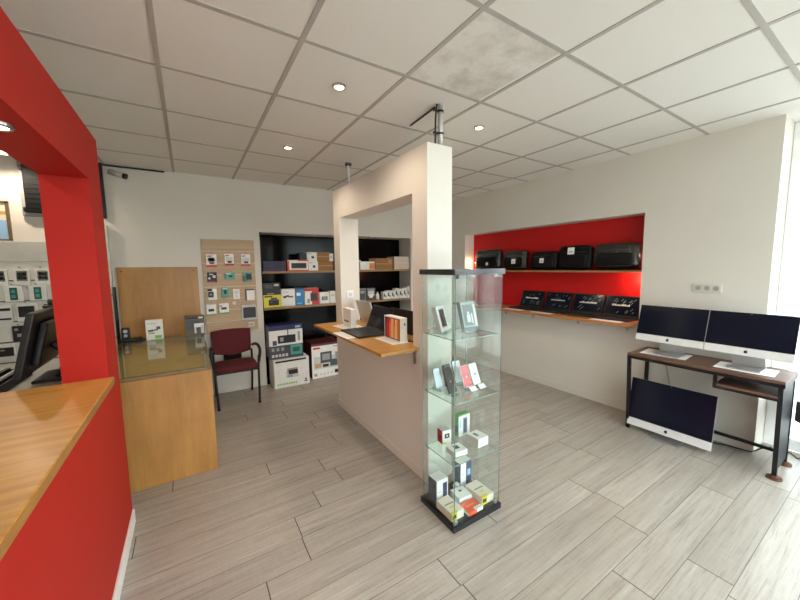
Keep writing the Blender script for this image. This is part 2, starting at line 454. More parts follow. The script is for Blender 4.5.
# white slat wall with phone accessories on the far left
XA = -0.78
t = thing('accessory_board', 'white slat wall of phone accessories left of the red pillar', 'display panel', (-1.8, YB, 0))
b = MB(); b.box(-0.8, -0.03, 0.25, 1.02, 0, 1.645)
for z in (0.49, 0.685, 0.88, 1.075, 1.268, 1.462): b.box(-0.8, -0.034, z - 0.006, 1.02, -0.03, z + 0.002, 1); b.box(-0.8, -0.0312, z + 0.002, 1.02, -0.03, z + 0.012, 2)
b.build('board', [P('white_slat_board', (224, 222, 212), 0.45), lgr_p, dgr_p], t)
b = MB(); b.box(-0.8, -0.045, 1.645, 1.02, 0, 1.838, 0, 0.003); b.build('header', P('grey_header_board', (190, 190, 182), 0.5), t)
def hang_pack(name, label, cat, x, z, w, h, body, decals, group, y=YB - 0.034, d=0.02, hook=True):
    """pack on a peg: z is its centre; decals are (x0,z0,x1,z1,material,thickness) as shares of the face"""
    t = thing(name, label, cat, (x, y - d - 0.006, z), 0, group)
    mats = [body] + [q[4] for q in decals]
    b = MB(); b.box(-w / 2, 0, -h / 2, w / 2, d, h / 2, 0, min(0.003, d / 4))
    for i, q in enumerate(decals):
        th = q[5] if len(q) > 5 else 0.0008
        b.box(-w / 2 + q[0] * w, -th, -h / 2 + q[1] * h, -w / 2 + q[2] * w, 0.0004, -h / 2 + q[3] * h, i + 1, 0.004 if th > 0.008 else 0)
    b.build('pack', mats, t)
    if hook:
        b = MB(); b.tube([(0, d + 0.006, h / 2 + 0.012), (0, -0.02, h / 2 + 0.012), (0, -0.03, h / 2 + 0.02)], 0.0025, 0, 6, 3)
        b.box(-0.006, -0.032, h / 2 + 0.012, 0.006, -0.031, h / 2 + 0.024)
        b.build('hook', P('hook_steel', (150, 148, 144), 0.5, 0.6), t)
    return t
G = 'phone accessories on the white slat wall'
grid = [(0.2, 0.25, 0.85, 0.9, P('print_mid_grey', (128, 128, 126), 0.5)), (0.25, 0.35, 0.5, 0.55, lgr_p), (0.55, 0.35, 0.8, 0.55, lgr_p), (0.25, 0.6, 0.5, 0.8, lgr_p), (0.55, 0.6, 0.8, 0.8, lgr_p)]
for lab, x in (('white screen protector card, leftmost of the top row on the white slat wall', -1.475), ('white screen protector card, middle of the top row on the white slat wall', -1.33), ('white screen protector card, nearest the red pillar in the top slat wall row', -1.19)):
    hang_pack('screen_protector', lab, 'phone accessory', x, 1.50, 0.11, 0.15, card_w, grid, G)
grn = K('dark_green', (40, 92, 76))
for lab, x in (('white card with green phone case, left one in the second slat wall row', -1.394), ('white card with green phone case, the one nearest the red pillar', -1.235)):
    hang_pack('phone_case', lab, 'phone accessory', x, 1.345, 0.12, 0.145, card_w, [(0.3, 0.1, 0.72, 0.9, grn, 0.01), (0.38, 0.55, 0.62, 0.78, teal_p, 0.011), (0.38, 0.22, 0.62, 0.45, teal_p, 0.011)], G)
hang_pack('charger_pack', 'white card with two black bars at the left photo edge', 'phone accessory', -1.495, 1.155, 0.15, 0.17, card_w, [(0.05, 0.70, 0.95, 0.85, blk_p, 0.01), (0.05, 0.2, 0.95, 0.3, blk_p, 0.008)], G)
hang_pack('battery_pack', 'white card with square black pack, above the black phone pouch', 'phone accessory', -1.322, 1.165, 0.14, 0.17, card_w, [(0.12, 0.25, 0.88, 0.85, blk_p, 0.015)], G)
hang_pack('phone_pouch', 'tall black pack with pale print beside the monitor', 'phone accessory', -1.385, 0.965, 0.10, 0.15, blk_p, [(0.3, 0.3, 0.7, 0.5, gry_p), (0.15, 0.7, 0.4, 0.85, gry_p)], G)
hang_pack('speaker_pack', 'white card with rounded black gadget, lowest on the white slat wall', 'phone accessory', -1.505, 0.80, 0.15, 0.15, card_w, [(0.05, 0.25, 0.95, 0.8, blk_p, 0.02), (0.4, 0.6, 0.6, 0.7, gry_p, 0.021)], G)
hang_pack('cable_pack', 'small black pack just above the monitor top', 'phone accessory', -1.17, 1.185, 0.07, 0.10, blk_p, [(0.3, 0.4, 0.7, 0.6, dgr_p)], G)

# framed picture and wall unit above
t = thing('framed_picture', 'wood-framed picture with pale blue and cream bands, above grey header', 'picture', (-1.62, YB, 2.02))
b = MB()
for a in ((-0.25, -0.185, -0.23, 0.185), (0.23, -0.185, 0.25, 0.185), (-0.25, 0.165, 0.25, 0.185), (-0.25, -0.185, 0.25, -0.165)): b.box(a[0], -0.025, a[1], a[2], 0, a[3], 0, 0.002)
b.build('frame', WOOD('brown_frame_wood', (92, 70, 46), (126, 98, 64), 0.5), t)
b = MB(); b.box(-0.23, -0.012, -0.165, 0.23, -0.004, 0.165, 0); b.box(-0.23, -0.013, -0.165, 0.23, -0.012, 0.01, 1); b.box(-0.23, -0.0135, 0.06, 0.23, -0.0125, 0.09, 2)
b.build('print', [cream_p, sky_p, tan_p], t)
t = thing('wall_unit', 'black grilled unit with grey frame high on the far left wall', 'wall unit', (-1.09, YB, 2.075))
b = MB(); b.box(-0.19, -0.03, 0, 0.19, 0, 0.50, 0, 0.003); b.build('frame', P('grey_unit_frame', (150, 150, 146), 0.5), t)
b = MB(); b.box(-0.155, -0.07, 0.035, 0.17, -0.03, 0.48, 0, 0.006)
for k in range(9): b.box(-0.13, -0.074, 0.07 + k * 0.045, 0.15, -0.07, 0.08 + k * 0.045)
b.build('grille', P('black_unit_panel', (14, 15, 16), 0.6, 0, 0.2), t)
for z in (0.06, 0.44): MB().box(-0.175, -0.06, z - 0.02, -0.15, -0.03, z + 0.02, 0, 0.003).build('clip', blk_plastic, t)

# cable duct, thin black strip along the ceiling edge, and CCTV camera at the back-left corner
b = MB(); b.box(-0.705, YB - 0.03, 2.09, -0.675, YB, H, 0, 0.002); b.box(-0.675, YB - 0.018, H - 0.022, -0.15, YB, H - 0.006, 0, 0.002)
o = b.build('cable_duct', blk_plastic); tag(o, 'black cable duct and thin ceiling-edge strip by the security camera', 'cable duct')
t = thing('security_camera', 'white bullet security camera below the ceiling in the back corner', 'camera', (-0.60, YB, 2.56))
b = MB(); b.cyl((-0.02, 0, 0.02), (-0.02, -0.012, 0.02), 0.03); b.tube([(-0.02, -0.01, 0.02), (-0.02, -0.05, 0.012), (0.0, -0.07, 0.0)], 0.008); b.build('mount', white_plastic, t)
b = MB(); b.cyl((-0.02, -0.065, 0.005), (0.10, -0.105, -0.035), 0.028); b.build('housing', P('grey_camera_shell', (176, 172, 162), 0.4), t)
b = MB(); b.cyl((0.10, -0.105, -0.035), (0.125, -0.113, -0.043), 0.029); b.cyl((0.12, -0.112, -0.0415), (0.128, -0.1145, -0.0445), 0.014); b.build('lens', blk_plastic, t)

t = thing('pull_handle', 'long black bar handle on the pale door post', 'handle', (-0.668, YB - 0.05, 0.76))
b = MB(); b.cyl((0.005, -0.05, 0), (0.005, -0.05, 0.62), 0.016)
for z in (0.08, 0.54): b.cyl((0.005, -0.05, z), (-0.02, 0, z), 0.009)
b.build('bar', blk_plastic, t)

# ------------------------------------------------------------------ glass-topped wooden display counter
t = thing('display_counter', 'wooden display counter with a glass top behind the red pillar', 'display counter', (-0.26, 2.864, 0))
b = MB(); b.box(-0.36, 0.0, 0, 0.366, 0.022, 0.795, 0, 0.002); b.build('front_panel', ply, t)
b = MB(); b.box(0.344, 0.0221, 0, 0.366, 1.56, 0.795); b.box(-0.36, 0.0221, 0, -0.338, 1.56, 0.795); b.build('side_panel', ply, t)
b = MB(); b.box(-0.338, 0.0221, 0.745, 0.344, 1.56, 0.76); b.build('inner_shelf', ply_pale, t)
b = MB(); b.box(-0.36, -0.003, 0.797, 0.366, 0.03, 0.820, 0, 0.002); b.box(-0.36, 0.03, 0.797, -0.335, 1.56, 0.82, 0); b.box(0.341, 0.03, 0.797, 0.366, 1.56, 0.82, 0); b.build('top_rail', WOOD('dark_rail_wood', (104, 80, 50), (136, 108, 70), 0.5), t)
b = MB(); b.box(-0.362, -0.004, 0.821, 0.368, 1.56, 0.829); b.build('glass_top', GLASS('counter_glass', (244, 249, 240), 1.5, 0.02, 1.0), t)
for k, (x, lab) in enumerate(((-0.02, 'left white pack under the glass counter top'), (0.045, 'right white pack under the glass counter top'))):
    tt = thing('sunglasses_case', lab, 'case', (x, 2.93, 0.76), 0.2 - 0.4 * k, 'white packs under the glass top')
    MB().box(-0.028, -0.018, 0, 0.028, 0.018, 0.03, 0, 0.008).build('case', white_plastic, tt)
    MB().box(-0.014, -0.0186, 0.008, 0.014, -0.018, 0.018).build('logo_patch', blk_p, tt)

t = thing('wood_panel', 'tall plywood panel fixed to the back wall above display counter', 'panel', (-0.272, YB, 0.775))
MB().box(-0.372, -0.022, 0, 0.372, 0, 0.808, 0, 0.002).build('board', ply, t)
for x in (-0.33, 0.33): MB().cyl((x, -0.025, 0.765), (x, -0.02, 0.765), 0.008).build('screw', P('dark_brass', (90, 60, 30), 0.4, 0.8), t)

def carton(name, label, cat, loc, size, rz=0, body=None, front=(), left=(), right=(), top=(), group=None, bev=0.0015, tilt=0.0):
    """printed box: local origin at the bottom centre of its front face (front = -y); decals (u0,v0,u1,v1,mat[,thick])"""
    w, d, h = size
    mats = [body or card_w]; b = MB()
    b.box(-w / 2, 0, 0, w / 2, d, h, 0, bev)
    def mi(m):
        if m not in mats: mats.append(m)
        return mats.index(m)
    for i, q in enumerate(front):
        e = 0.0006 + 0.00025 * i
        b.box(-w / 2 + q[0] * w, -e, q[1] * h, -w / 2 + q[2] * w, 0.0003, q[3] * h, mi(q[4]))
    for i, q in enumerate(left):
        e = 0.0006 + 0.00025 * i
        b.box(-w / 2 - e, d - q[2] * d, q[1] * h, -w / 2 + 0.0003, d - q[0] * d, q[3] * h, mi(q[4]))
    for i, q in enumerate(right):
        e = 0.0006 + 0.00025 * i
        b.box(w / 2 - 0.0003, q[0] * d, q[1] * h, w / 2 + e, q[2] * d, q[3] * h, mi(q[4]))
    for i, q in enumerate(top):
        e = 0.0006 + 0.00025 * i
        b.box(-w / 2 + q[0] * w, q[1] * d, h - 0.0003, -w / 2 + q[2] * w, q[3] * d, h + e, mi(q[4]))
    o = b.build(name, mats, None, loc, (tilt, 0, rz)); tag(o, label, cat, group)
    return o
def lines(u0, v0, u1, n, dv, h, m):   # rows of fine print
    return [(u0, v0 + i * dv, u1 - (0.12 * (u1 - u0) if i % 2 else 0), v0 + i * dv + h, m) for i in range(n)]

carton('drone_box', 'white box with a black drone picture on the glass counter', 'box', (-0.332, 4.27, 0.829), (0.145, 0.06, 0.205), 0, card_w,
       [(0.12, 0.42, 0.42, 0.5, blk_p), (0.30, 0.46, 0.7, 0.52, dgr_p), (0.62, 0.52, 0.85, 0.66, dgr_p), (0.15, 0.30, 0.5, 0.38, gry_p), (0.1, 0.8, 0.6, 0.86, lgr_p), (0.5, 0.06, 0.9, 0.22, lime_p)])
carton('projector_box', 'dark box with a white device picture on the glass counter', 'box', (0.03, 4.26, 0.829), (0.185, 0.10, 0.215), 0, K('taupe', (92, 82, 72)),
       [(0.02, 0.86, 0.98, 0.97, blk_p), (0.68, 0.87, 0.92, 0.95, cream_p), (0.08, 0.3, 0.75, 0.8, dgr_p), (0.45, 0.12, 0.55, 0.5, lgr_p), (0.45, 0.42, 0.95, 0.62, card_w), (0.78, 0.1, 0.95, 0.5, lgr_p)])
t = thing('card_reader', 'black card reader on a stand at the rear left of counter', 'card reader', (-0.535, 4.33, 0.829))
b = MB(); b.box(-0.085, -0.05, 0, 0.085, 0.06, 0.028, 0, 0.006); b.build('base', blk_plastic, t)
b = MB(); b.box(-0.075, -0.01, 0.028, -0.005, 0.03, 0.14, 0, 0.008); b.build('body', blk_plastic, t)
b = MB(); b.cyl((-0.04, -0.011, 0.105), (-0.04, -0.016, 0.105), 0.018); b.cyl((-0.04, -0.011, 0.06), (-0.04, -0.015, 0.06), 0.016); b.build('disc', silver, t)
b = MB(); b.tube([(0.08, 0, 0.012), (0.10, -0.02, 0.01), (0.122, -0.03, 0.01)], 0.008); b.build('cable', blk_plastic, t)

# ------------------------------------------------------------------ wooden slat board with hanging packs
t = thing('slat_board', 'maple slat board of hanging packs on the back wall', 'display panel', (0.44, YB, 0.76))
b = MB(); b.box(-0.29, -0.016, 0, 0.29, 0, 1.15, 0)
z = 0.0
for k in range(8):
    b.box(-0.29, -0.022, k * 0.144 + 0.006, 0.29, -0.016, (k + 1) * 0.144 - 0.002, 0, 0.001)
    b.box(-0.29, -0.0225, k * 0.144 - 0.001, 0.29, -0.016, k * 0.144 + 0.005, 1)
b.build('board', [maple, P('pale_groove_strip', (214, 196, 172), 0.4)], t)
G = 'packs hanging on the maple slat board'
yb = YB - 0.0225
wr = [(0, 0, 1, 0.16, red_p), (0.12, 0.3, 0.88, 0.72, lgr_p), (0.3, 0.22, 0.75, 0.4, dgr_p, 0.008), (0.1, 0.8, 0.5, 0.9, red_p)]
hang_pack('earphone_pack', 'white pack with red foot, top row left on maple board', 'pack', 0.246, 1.655, 0.11, 0.15, card_w, wr + [(0.2, 0.45, 0.8, 0.75, sky_p)], G, yb)
hang_pack('charger_pack', 'white pack with red foot, top row middle on maple board', 'pack', 0.437, 1.666, 0.10, 0.14, card_w, wr, G, yb)
hang_pack('charger_pack', 'white pack with red foot, top row right on maple board', 'pack', 0.622, 1.66, 0.105, 0.145, card_w, wr, G, yb)
hang_pack('headset_pack', 'black pack with red foot and white print, second row left', 'pack', 0.243, 1.455, 0.10, 0.12, blk_p, [(0, 0, 0.8, 0.12, red_p), (0.1, 0.3, 0.3, 0.5, lgr_p), (0.55, 0.45, 0.85, 0.7, lgr_p), (0.2, 0.75, 0.6, 0.85, lgr_p)], G, yb)
hang_pack('adapter_pack', 'low turquoise pack with a black plug, second row middle', 'pack', 0.435, 1.466, 0.105, 0.08, teal_p, [(0.35, 0.35, 0.75, 0.6, blk_p, 0.006), (0.05, 0.8, 0.6, 0.92, card_w)], G, yb)
hang_pack('speaker_pack', 'turquoise pack with a round black speaker, second row right', 'pack', 0.632, 1.45, 0.10, 0.115, teal_p, [(0.35, 0.2, 0.95, 0.85, blk_p, 0.02), (0.0, 0.0, 0.25, 0.6, dgr_p)], G, yb)
hang_pack('webcam_pack', 'white pack with a round black camera, third row left', 'pack', 0.232, 1.25, 0.095, 0.135, card_w, [(0.05, 0.25, 0.65, 0.75, blk_p, 0.012), (0.2, 0.4, 0.45, 0.6, gry_p, 0.013), (0, 0.8, 0.5, 1, blk_p)], G, yb)
hang_pack('earbud_pack', 'turquoise pack with black earbuds, third row beside round camera', 'pack', 0.374, 1.27, 0.08, 0.11, teal_p, [(0.3, 0.3, 0.65, 0.75, blk_p, 0.008), (0.1, 0.85, 0.8, 0.95, card_w)], G, yb)
hang_pack('memory_card_pack', 'plain white pack with grey print, third row right of middle', 'pack', 0.494, 1.24, 0.075, 0.125, card_w, [(0.2, 0.55, 0.8, 0.85, lgr_p)] + lines(0.2, 0.15, 0.8, 4, 0.09, 0.03, gry_p), G, yb)
hang_pack('cover_pack', 'white pack with dark left edge, third row right end', 'pack', 0.648, 1.225, 0.11, 0.145, card_w, [(0, 0, 0.16, 1, dgr_p), (0.16, 0.88, 1, 1, dgr_p)], G, yb)
hang_pack('price_tag', 'tiny white price tag near the middle of the maple board', 'price tag', 0.464, 1.128, 0.035, 0.035, card_w, [(0.2, 0.4, 0.8, 0.6, gry_p)], G, yb, 0.004, False)
hang_pack('usb_hub_pack', 'white pack with a black gadget, bottom row left', 'pack', 0.212, 1.065, 0.105, 0.13, card_w, [(0.2, 0.35, 0.75, 0.58, blk_p, 0.01), (0, 0, 1, 0.1, green_p)], G, yb)
hang_pack('usb_hub_pack', 'white pack with a black gadget, bottom row second', 'pack', 0.348, 1.072, 0.105, 0.125, card_w, [(0.2, 0.4, 0.75, 0.62, blk_p, 0.01), (0.05, 0.7, 0.3, 0.8, blk_p), (0, 0, 1, 0.1, green_p)], G, yb)
hang_pack('disk_drive_pack', 'large grey pack with a big black drive, lower right', 'pack', 0.628, 1.0, 0.17, 0.19, lgr_p, [(0.1, 0.15, 0.95, 0.85, blk_p, 0.018)], G, yb)
hang_pack('cable_pack', 'small clear grey pack below the big black drive', 'pack', 0.645, 0.845, 0.07, 0.06, lgr_p, [(0.2, 0.3, 0.8, 0.7, tan_p)], G, yb)

# ------------------------------------------------------------------ black niche: shelves, boxes, lights
for zt, lab in ((1.515, 'upper wooden shelf in the black back niche'), (1.033, 'lower wooden shelf in the black back niche')):
    t = thing('wall_shelf', lab, 'shelf', ((NX0 + NX1) / 2, YB, zt), 0, 'shelves in the black niche')
    w = (NX1 - NX0) / 2 - 0.012
    b = MB(); b.box(-w, 0.012, -0.028, w, ND - 0.013, 0, 0); b.build('board', blk_plastic, t)
    b = MB(); b.box(-w, -0.002, -0.030, w, 0.012, 0, 0, 0.002); b.build('edge_strip', shelf_m, t)

z1, z2 = 1.5155, 1.0335
yf = YB + 0.04
GB = 'boxes on the upper niche shelf'
carton('printer_box', 'dark purple low box at left of the upper niche shelf', 'box', (0.985, yf, z1), (0.29, 0.25, 0.135), 0, K('deep_purple', (32, 24, 58)), [(0, 0.0, 1, 0.25, purple_p), (0.08, 0.4, 0.4, 0.55, navy_p)], group=GB)
carton('tablet_box', 'orange and white box with dark window on upper niche shelf', 'box', (1.297, yf, z1), (0.29, 0.2, 0.15), 0, K('orange_red', (214, 74, 40)),
       [(0.09, 0.10, 0.97, 0.88, card_w), (0.17, 0.22, 0.9, 0.72, dgr_p), (0.22, 0.28, 0.85, 0.66, blk_p), (0.0, 0.9, 0.5, 0.98, card_w)], left=[(0, 0, 1, 1, red_p)], group=GB)
carton('camera_box', 'small black box on top of the orange and white box', 'box', (1.376, yf + 0.02, z1 + 0.152), (0.095, 0.13, 0.098), 0, blk_p, [(0.1, 0.1, 0.4, 0.2, dgr_p)], group=GB)
dev = [(0.45, 0.30, 0.72, 0.48, blk_p), (0.42, 0.48, 0.68, 0.58, dgr_p), (0.08, 0.8, 0.4, 0.88, gry_p)]
carton('ink_box', 'lower white box with black gadget beside the orange box', 'box', (1.511, yf, z1), (0.135, 0.2, 0.13), 0, card_w, dev, group=GB)
carton('ink_box', 'upper white box with black gadget in the niche stack', 'box', (1.498, yf + 0.005, z1 + 0.132), (0.14, 0.19, 0.125), 0, card_w, dev, group=GB)
tape = [(0.0, 0.46, 1, 0.54, tan_p)]
carton('cardboard_box', 'lower brown cardboard box beside the stacked white boxes', 'box', (1.695, yf + 0.01, z1), (0.225, 0.22, 0.13), 0, card_brown, tape, group=GB)
carton('cardboard_box', 'upper brown cardboard box beside the stacked white boxes', 'box', (1.662, yf + 0.005, z1 + 0.132), (0.185, 0.2, 0.128), 0, card_brown, tape, group=GB)
carton('small_box', 'small white box right of the upper brown cardboard box', 'box', (1.785, yf + 0.01, z1 + 0.132), (0.055, 0.1, 0.11), 0, card_w, [(0.2, 0.4, 0.8, 0.7, lgr_p)], group=GB)
carton('white_carton', 'white carton with an orange end, seen through the divider opening', 'box', (2.37, yf, z1), (0.25, 0.2, 0.125), 0, card_w, [(0.62, 0.05, 0.98, 0.8, tan_p), (0.66, 0.1, 0.78, 0.6, org_p), (0.86, 0.1, 0.96, 0.7, org_p)], group=GB)
carton('small_box', 'small white packet on the carton with the orange end', 'box', (2.235, yf + 0.03, z1 + 0.127), (0.07, 0.08, 0.02), 0, card_w, [(0.2, 0.3, 0.8, 0.7, lgr_p)], group=GB)
carton('cardboard_box', 'brown cardboard box between the two pale niche cartons', 'box', (2.665, yf, z1), (0.315, 0.22, 0.175), 0, card_brown, tape + [(0.75, 0.6, 0.95, 0.85, tan_p)], group=GB)
carton('pale_carton', 'large pale carton at the right end of upper niche shelf', 'box', (3.0, yf, z1), (0.285, 0.24, 0.205), 0, K('pale_pinkish', (206, 188, 172)), [(0.0, 0.48, 1, 0.52, cream_p)], group=GB)

GB = 'boxes on the lower niche shelf'
carton('camera_box', 'yellow box with a black camera on the lower niche shelf', 'box', (0.935, yf - 0.01, z2), (0.23, 0.15, 0.165), 0, yel_p, [(0.28, 0.15, 0.85, 0.62, blk_p), (0.40, 0.35, 0.75, 0.78, dgr_p), (0.48, 0.25, 0.72, 0.55, blk_p), (0.05, 0.82, 0.5, 0.93, blk_p)], group=GB)
carton('radio_box', 'black box lying on top of the yellow camera box', 'box', (0.935, yf - 0.005, z2 + 0.167), (0.22, 0.14, 0.16), 0, blk_p, [(0.62, 0.72, 0.9, 0.9, lgr_p), (0.1, 0.55, 0.55, 0.85, dgr_p), (0.2, 0.06, 0.6, 0.14, gry_p)], group=GB)
carton('glasses_box', 'white box with a black glasses picture beside yellow box', 'box', (1.145, yf, z2), (0.18, 0.12, 0.235), 0, card_w, [(0.12, 0.48, 0.34, 0.6, blk_p), (0.34, 0.54, 0.55, 0.64, blk_p), (0.55, 0.5, 0.85, 0.58, blk_p), (0.15, 0.8, 0.5, 0.86, lgr_p)], group=GB)
carton('router_box', 'bright blue box on the lower niche shelf', 'box', (1.302, yf, z2), (0.125, 0.1, 0.245), 0, blue_p, [(0.15, 0.55, 0.6, 0.72, card_w), (0.15, 0.1, 0.7, 0.14, sky_p), (0, 0.9, 1, 1, slate_p)], group=GB)
carton('headphone_box', 'white and red box with dark headphones on lower niche shelf', 'box', (1.472, yf, z2), (0.20, 0.12, 0.235), 0, card_w, [(0, 0.82, 1, 1, red_p), (0.5, 0, 1, 0.82, red_p), (0.4, 0.2, 0.92, 0.7, mar_p), (0.5, 0.3, 0.82, 0.6, blk_p), (0.15, 0.1, 0.35, 0.35, gry_p)], group=GB)
carton('hard_drive_box', 'white box with a grey device picture, right of headphones', 'box', (1.66, yf, z2), (0.145, 0.12, 0.165), 0, card_w, [(0.2, 0.3, 0.8, 0.62, dgr_p), (0.3, 0.36, 0.7, 0.56, gry_p)], group=GB)
carton('small_box', 'plain white box against the divider pillar, lower niche shelf', 'box', (1.785, yf, z2), (0.085, 0.1, 0.175), 0, card_w, [(0.2, 0.6, 0.8, 0.75, lgr_p)], group=GB)
carton('software_box', 'grey slim box, first on lower shelf through divider opening', 'box', (2.27, yf, z2), (0.12, 0.08, 0.19), 0, K('mid_grey', (92, 90, 88)), [(0.1, 0.1, 0.9, 0.9, dgr_p), (0.2, 0.6, 0.8, 0.8, gry_p)], group=GB)
carton('picture_box', 'dark box with a white picture, lower shelf through the opening', 'box', (2.42, yf, z2), (0.155, 0.08, 0.19), 0, K('warm_dark', (72, 64, 60)), [(0.15, 0.35, 0.85, 0.8, lgr_p), (0.3, 0.2, 0.7, 0.5, card_w), (0.1, 0.85, 0.9, 0.95, gry_p)], group=GB)
t = thing('small_bottle', 'small white spray bottle alone on lower niche shelf', 'bottle', (2.55, yf + 0.03, z2))
b = MB(); b.cyl((0, 0, 0), (0, 0, 0.085), 0.03); b.cyl((0, 0, 0.085), (0, 0, 0.098), 0.03, 0, 20, 0.014); b.build('body', white_plastic, t)
b = MB(); b.cyl((0, 0, 0.098), (0, 0, 0.122), 0.014); b.build('cap', lgr_p, t)
ink = [(0.15, 0.35, 0.5, 0.75, blk_p), (0.5, 0.2, 0.85, 0.5, gry_p), (0.1, 0.82, 0.9, 0.92, lgr_p)]
for k, (x, w, hh, lab) in enumerate(((2.675, 0.07, 0.12, 'white ink box, first in the white cluster'), (2.752, 0.075, 0.135, 'white ink box, second in the white cluster'), (2.828, 0.07, 0.13, 'white ink box, third in the white cluster'),
        (2.905, 0.075, 0.165, 'taller white ink box, fourth in the white cluster'), (2.985, 0.08, 0.15, 'white ink box, fifth in the white cluster'), (3.065, 0.07, 0.165, 'white ink box, sixth in the white cluster'), (3.126, 0.045, 0.185, 'tallest white ink box at the right niche end'))):
    carton('ink_box', lab, 'box', (x, yf - 0.005 + 0.01 * (k % 2), z2), (w, 0.09, hh), 0, card_w, ink, group='white ink boxes on the lower niche shelf')

# boxes on the floor of the niche
carton('printer_box', 'large white printer box with green lettering on the floor', 'box', (1.078, 4.385, 0), (0.452, 0.34, 0.375), 0, card_w,
       [(0.04, 0.90, 0.92, 0.965, blk_p), (0.33, 0.33, 0.68, 0.55, lgr_p), (0.36, 0.52, 0.66, 0.66, gry_p), (0.40, 0.44, 0.66, 0.60, blk_p), (0.36, 0.34, 0.52, 0.42, gry_p)] +
       [(0.07 + 0.064 * i, 0.10, 0.112 + 0.064 * i, 0.165, lime_p) for i in range(9)] + [(0.86, 0.16, 0.92, 0.19, dgr_p), (0.88, 0.12, 0.90, 0.24, dgr_p), (0.84, 0.1, 0.94, 0.13, dgr_p)], top=[(0.03, 0.03, 0.97, 0.12, lgr_p)])
carton('projector_box', 'blue-topped printed box on top of the white printer box', 'box', (1.035, 4.445, 0.3765), (0.43, 0.27, 0.435), 0, K('box_grey_blue', (110, 112, 130)),
       [(0, 0.40, 1, 0.86, card_w), (0, 0.86, 1, 1, navy_p), (0.78, 0.90, 0.94, 0.96, sky_p), (0.54, 0.66, 0.57, 0.86, dgr_p), (0.25, 0.46, 0.78, 0.70, blk_p), (0.32, 0.52, 0.42, 0.64, gry_p), (0.1, 0.42, 0.22, 0.56, dgr_p), (0.85, 0.5, 0.92, 0.78, gry_p),
        (0, 0, 1, 0.40, dgr_p), (0.62, 0.08, 0.96, 0.38, teal_p), (0.68, 0.16, 0.9, 0.30, grn)] + [(0.06 + 0.14 * i, 0.24, 0.14 + 0.14 * i, 0.34, gry_p) for i in range(3)] + [(0.06 + 0.1 * i, 0.06, 0.13 + 0.1 * i, 0.14, lgr_p) for i in range(5)],
       top=[(0, 0, 1, 1, navy_p)])
carton('printer_box', 'white printer box with dark red sides behind the worktop end', 'box', (1.60, 4.50, 0), (0.44, 0.36, 0.495), 0, mar_p,
       [(0.0, 0.0, 1, 0.93, card_w), (0.05, 0.84, 0.28, 0.89, red_p), (0.72, 0.86, 0.95, 0.885, gry_p), (0.06, 0.26, 1, 0.62, lgr_p), (0.28, 0.42, 0.66, 0.74, dgr_p), (0.34, 0.5, 0.6, 0.68, gry_p), (0.6, 0.3, 0.85, 0.5, dgr_p), (0.1, 0.3, 0.3, 0.42, tan_p), (0.78, 0.48, 0.98, 0.7, gry_p),
        (0.35, 0.3, 0.55, 0.38, blk_p), (0.06, 0.06, 0.16, 0.14, gry_p), (0.75, 0.08, 0.88, 0.18, blk_p)] + [(0.25 + 0.12 * i, 0.08, 0.31 + 0.12 * i, 0.13, lgr_p) for i in range(4)])

# ------------------------------------------------------------------ maroon chair
maroon = P('maroon_fabric', (84, 20, 26), 0.9, var=0.12, scale=60, bstr=0.2, bscale=300)
t = thing('visitor_chair', 'maroon armchair with black metal legs below the maple board', 'chair', (0.405, 4.31, 0))
def puff(w, d, h, p=6.0):
    def fn(u, v):
        a = u * 2 * PI; b_ = -PI / 2 + v * PI
        c, s_ = math.cos(a), math.sin(a)
        sg = lambda x, e: math.copysign(abs(x) ** e, x)
        cb, sb = math.cos(b_), math.sin(b_)
        return Vector((w / 2 * sg(c, 2 / p) * cb ** 0.25, d / 2 * sg(s_, 2 / p) * cb ** 0.25, h / 2 * sg(sb, 0.7)))
    return fn
f = puff(0.46, 0.44, 0.06)
b = MB(); b.grid(lambda u, v: f(u, v) + Vector((0, -0.02, 0.425 - 0.02 * 0)), 48, 12, 0, True); b.build('seat', maroon, t)
def back(u, v):
    x = -0.205 + 0.41 * u; w = 1 + 0.08 * v
    z = 0.535 + 0.265 * v - 0.035 * (1 - v) * math.cos((u - 0.5) * PI * 1.0) * 0 - 0.05 * (1 - v) * (1 - abs(2 * u - 1)) 
    y = 0.19 + 0.07 * v - 0.03 * (1 - (2 * u - 1) ** 2) * -1
    return Vector((x * w, y, z + 0.012 * v * (1 - (2 * u - 1) ** 2)))
b = MB(); b.grid(back, 14, 8); o = b.build('backrest', maroon, t)
sm = o.modifiers.new('thick', 'SOLIDIFY'); sm.thickness = 0.035; sm.offset = 0; bv = o.modifiers.new('soft', 'BEVEL'); bv.width = 0.01; bv.segments = 3
b = MB(); b.bar((0, 0.222, 0.44), (0, 0.245, 0.62), 0.20, 0.02, 0, 0.006); b.build('back_support', P('matt_black', (14, 14, 15), 0.9, 0, 0.2), t)
for sx in (-1, 1):
    x = 0.225 * sx
    b = MB(); b.tube([(x * 0.93, -0.25, 0), (x, -0.20, 0.40), (x * 1.04, -0.19, 0.55)], 0.0125); b.cyl((x * 0.93, -0.25, 0), (x * 0.93, -0.25, 0.012), 0.017); b.build('leg', blk_steel, t)
    b = MB(); b.tube([(x * 0.9, 0.25, 0), (x * 0.95, 0.2, 0.40), (x * 0.95, 0.21, 0.55)], 0.0125); b.cyl((x * 0.9, 0.25, 0), (x * 0.9, 0.25, 0.012), 0.017); b.build('leg', blk_steel, t)
    b = MB(); b.tube([(x * 1.02, -0.20, 0.47), (x * 1.10, -0.20, 0.585), (x * 1.10, -0.16, 0.635), (x * 1.08, 0.0, 0.645), (x * 1.0, 0.20, 0.60)], 0.017); b.build('armrest', blk_plastic, t)
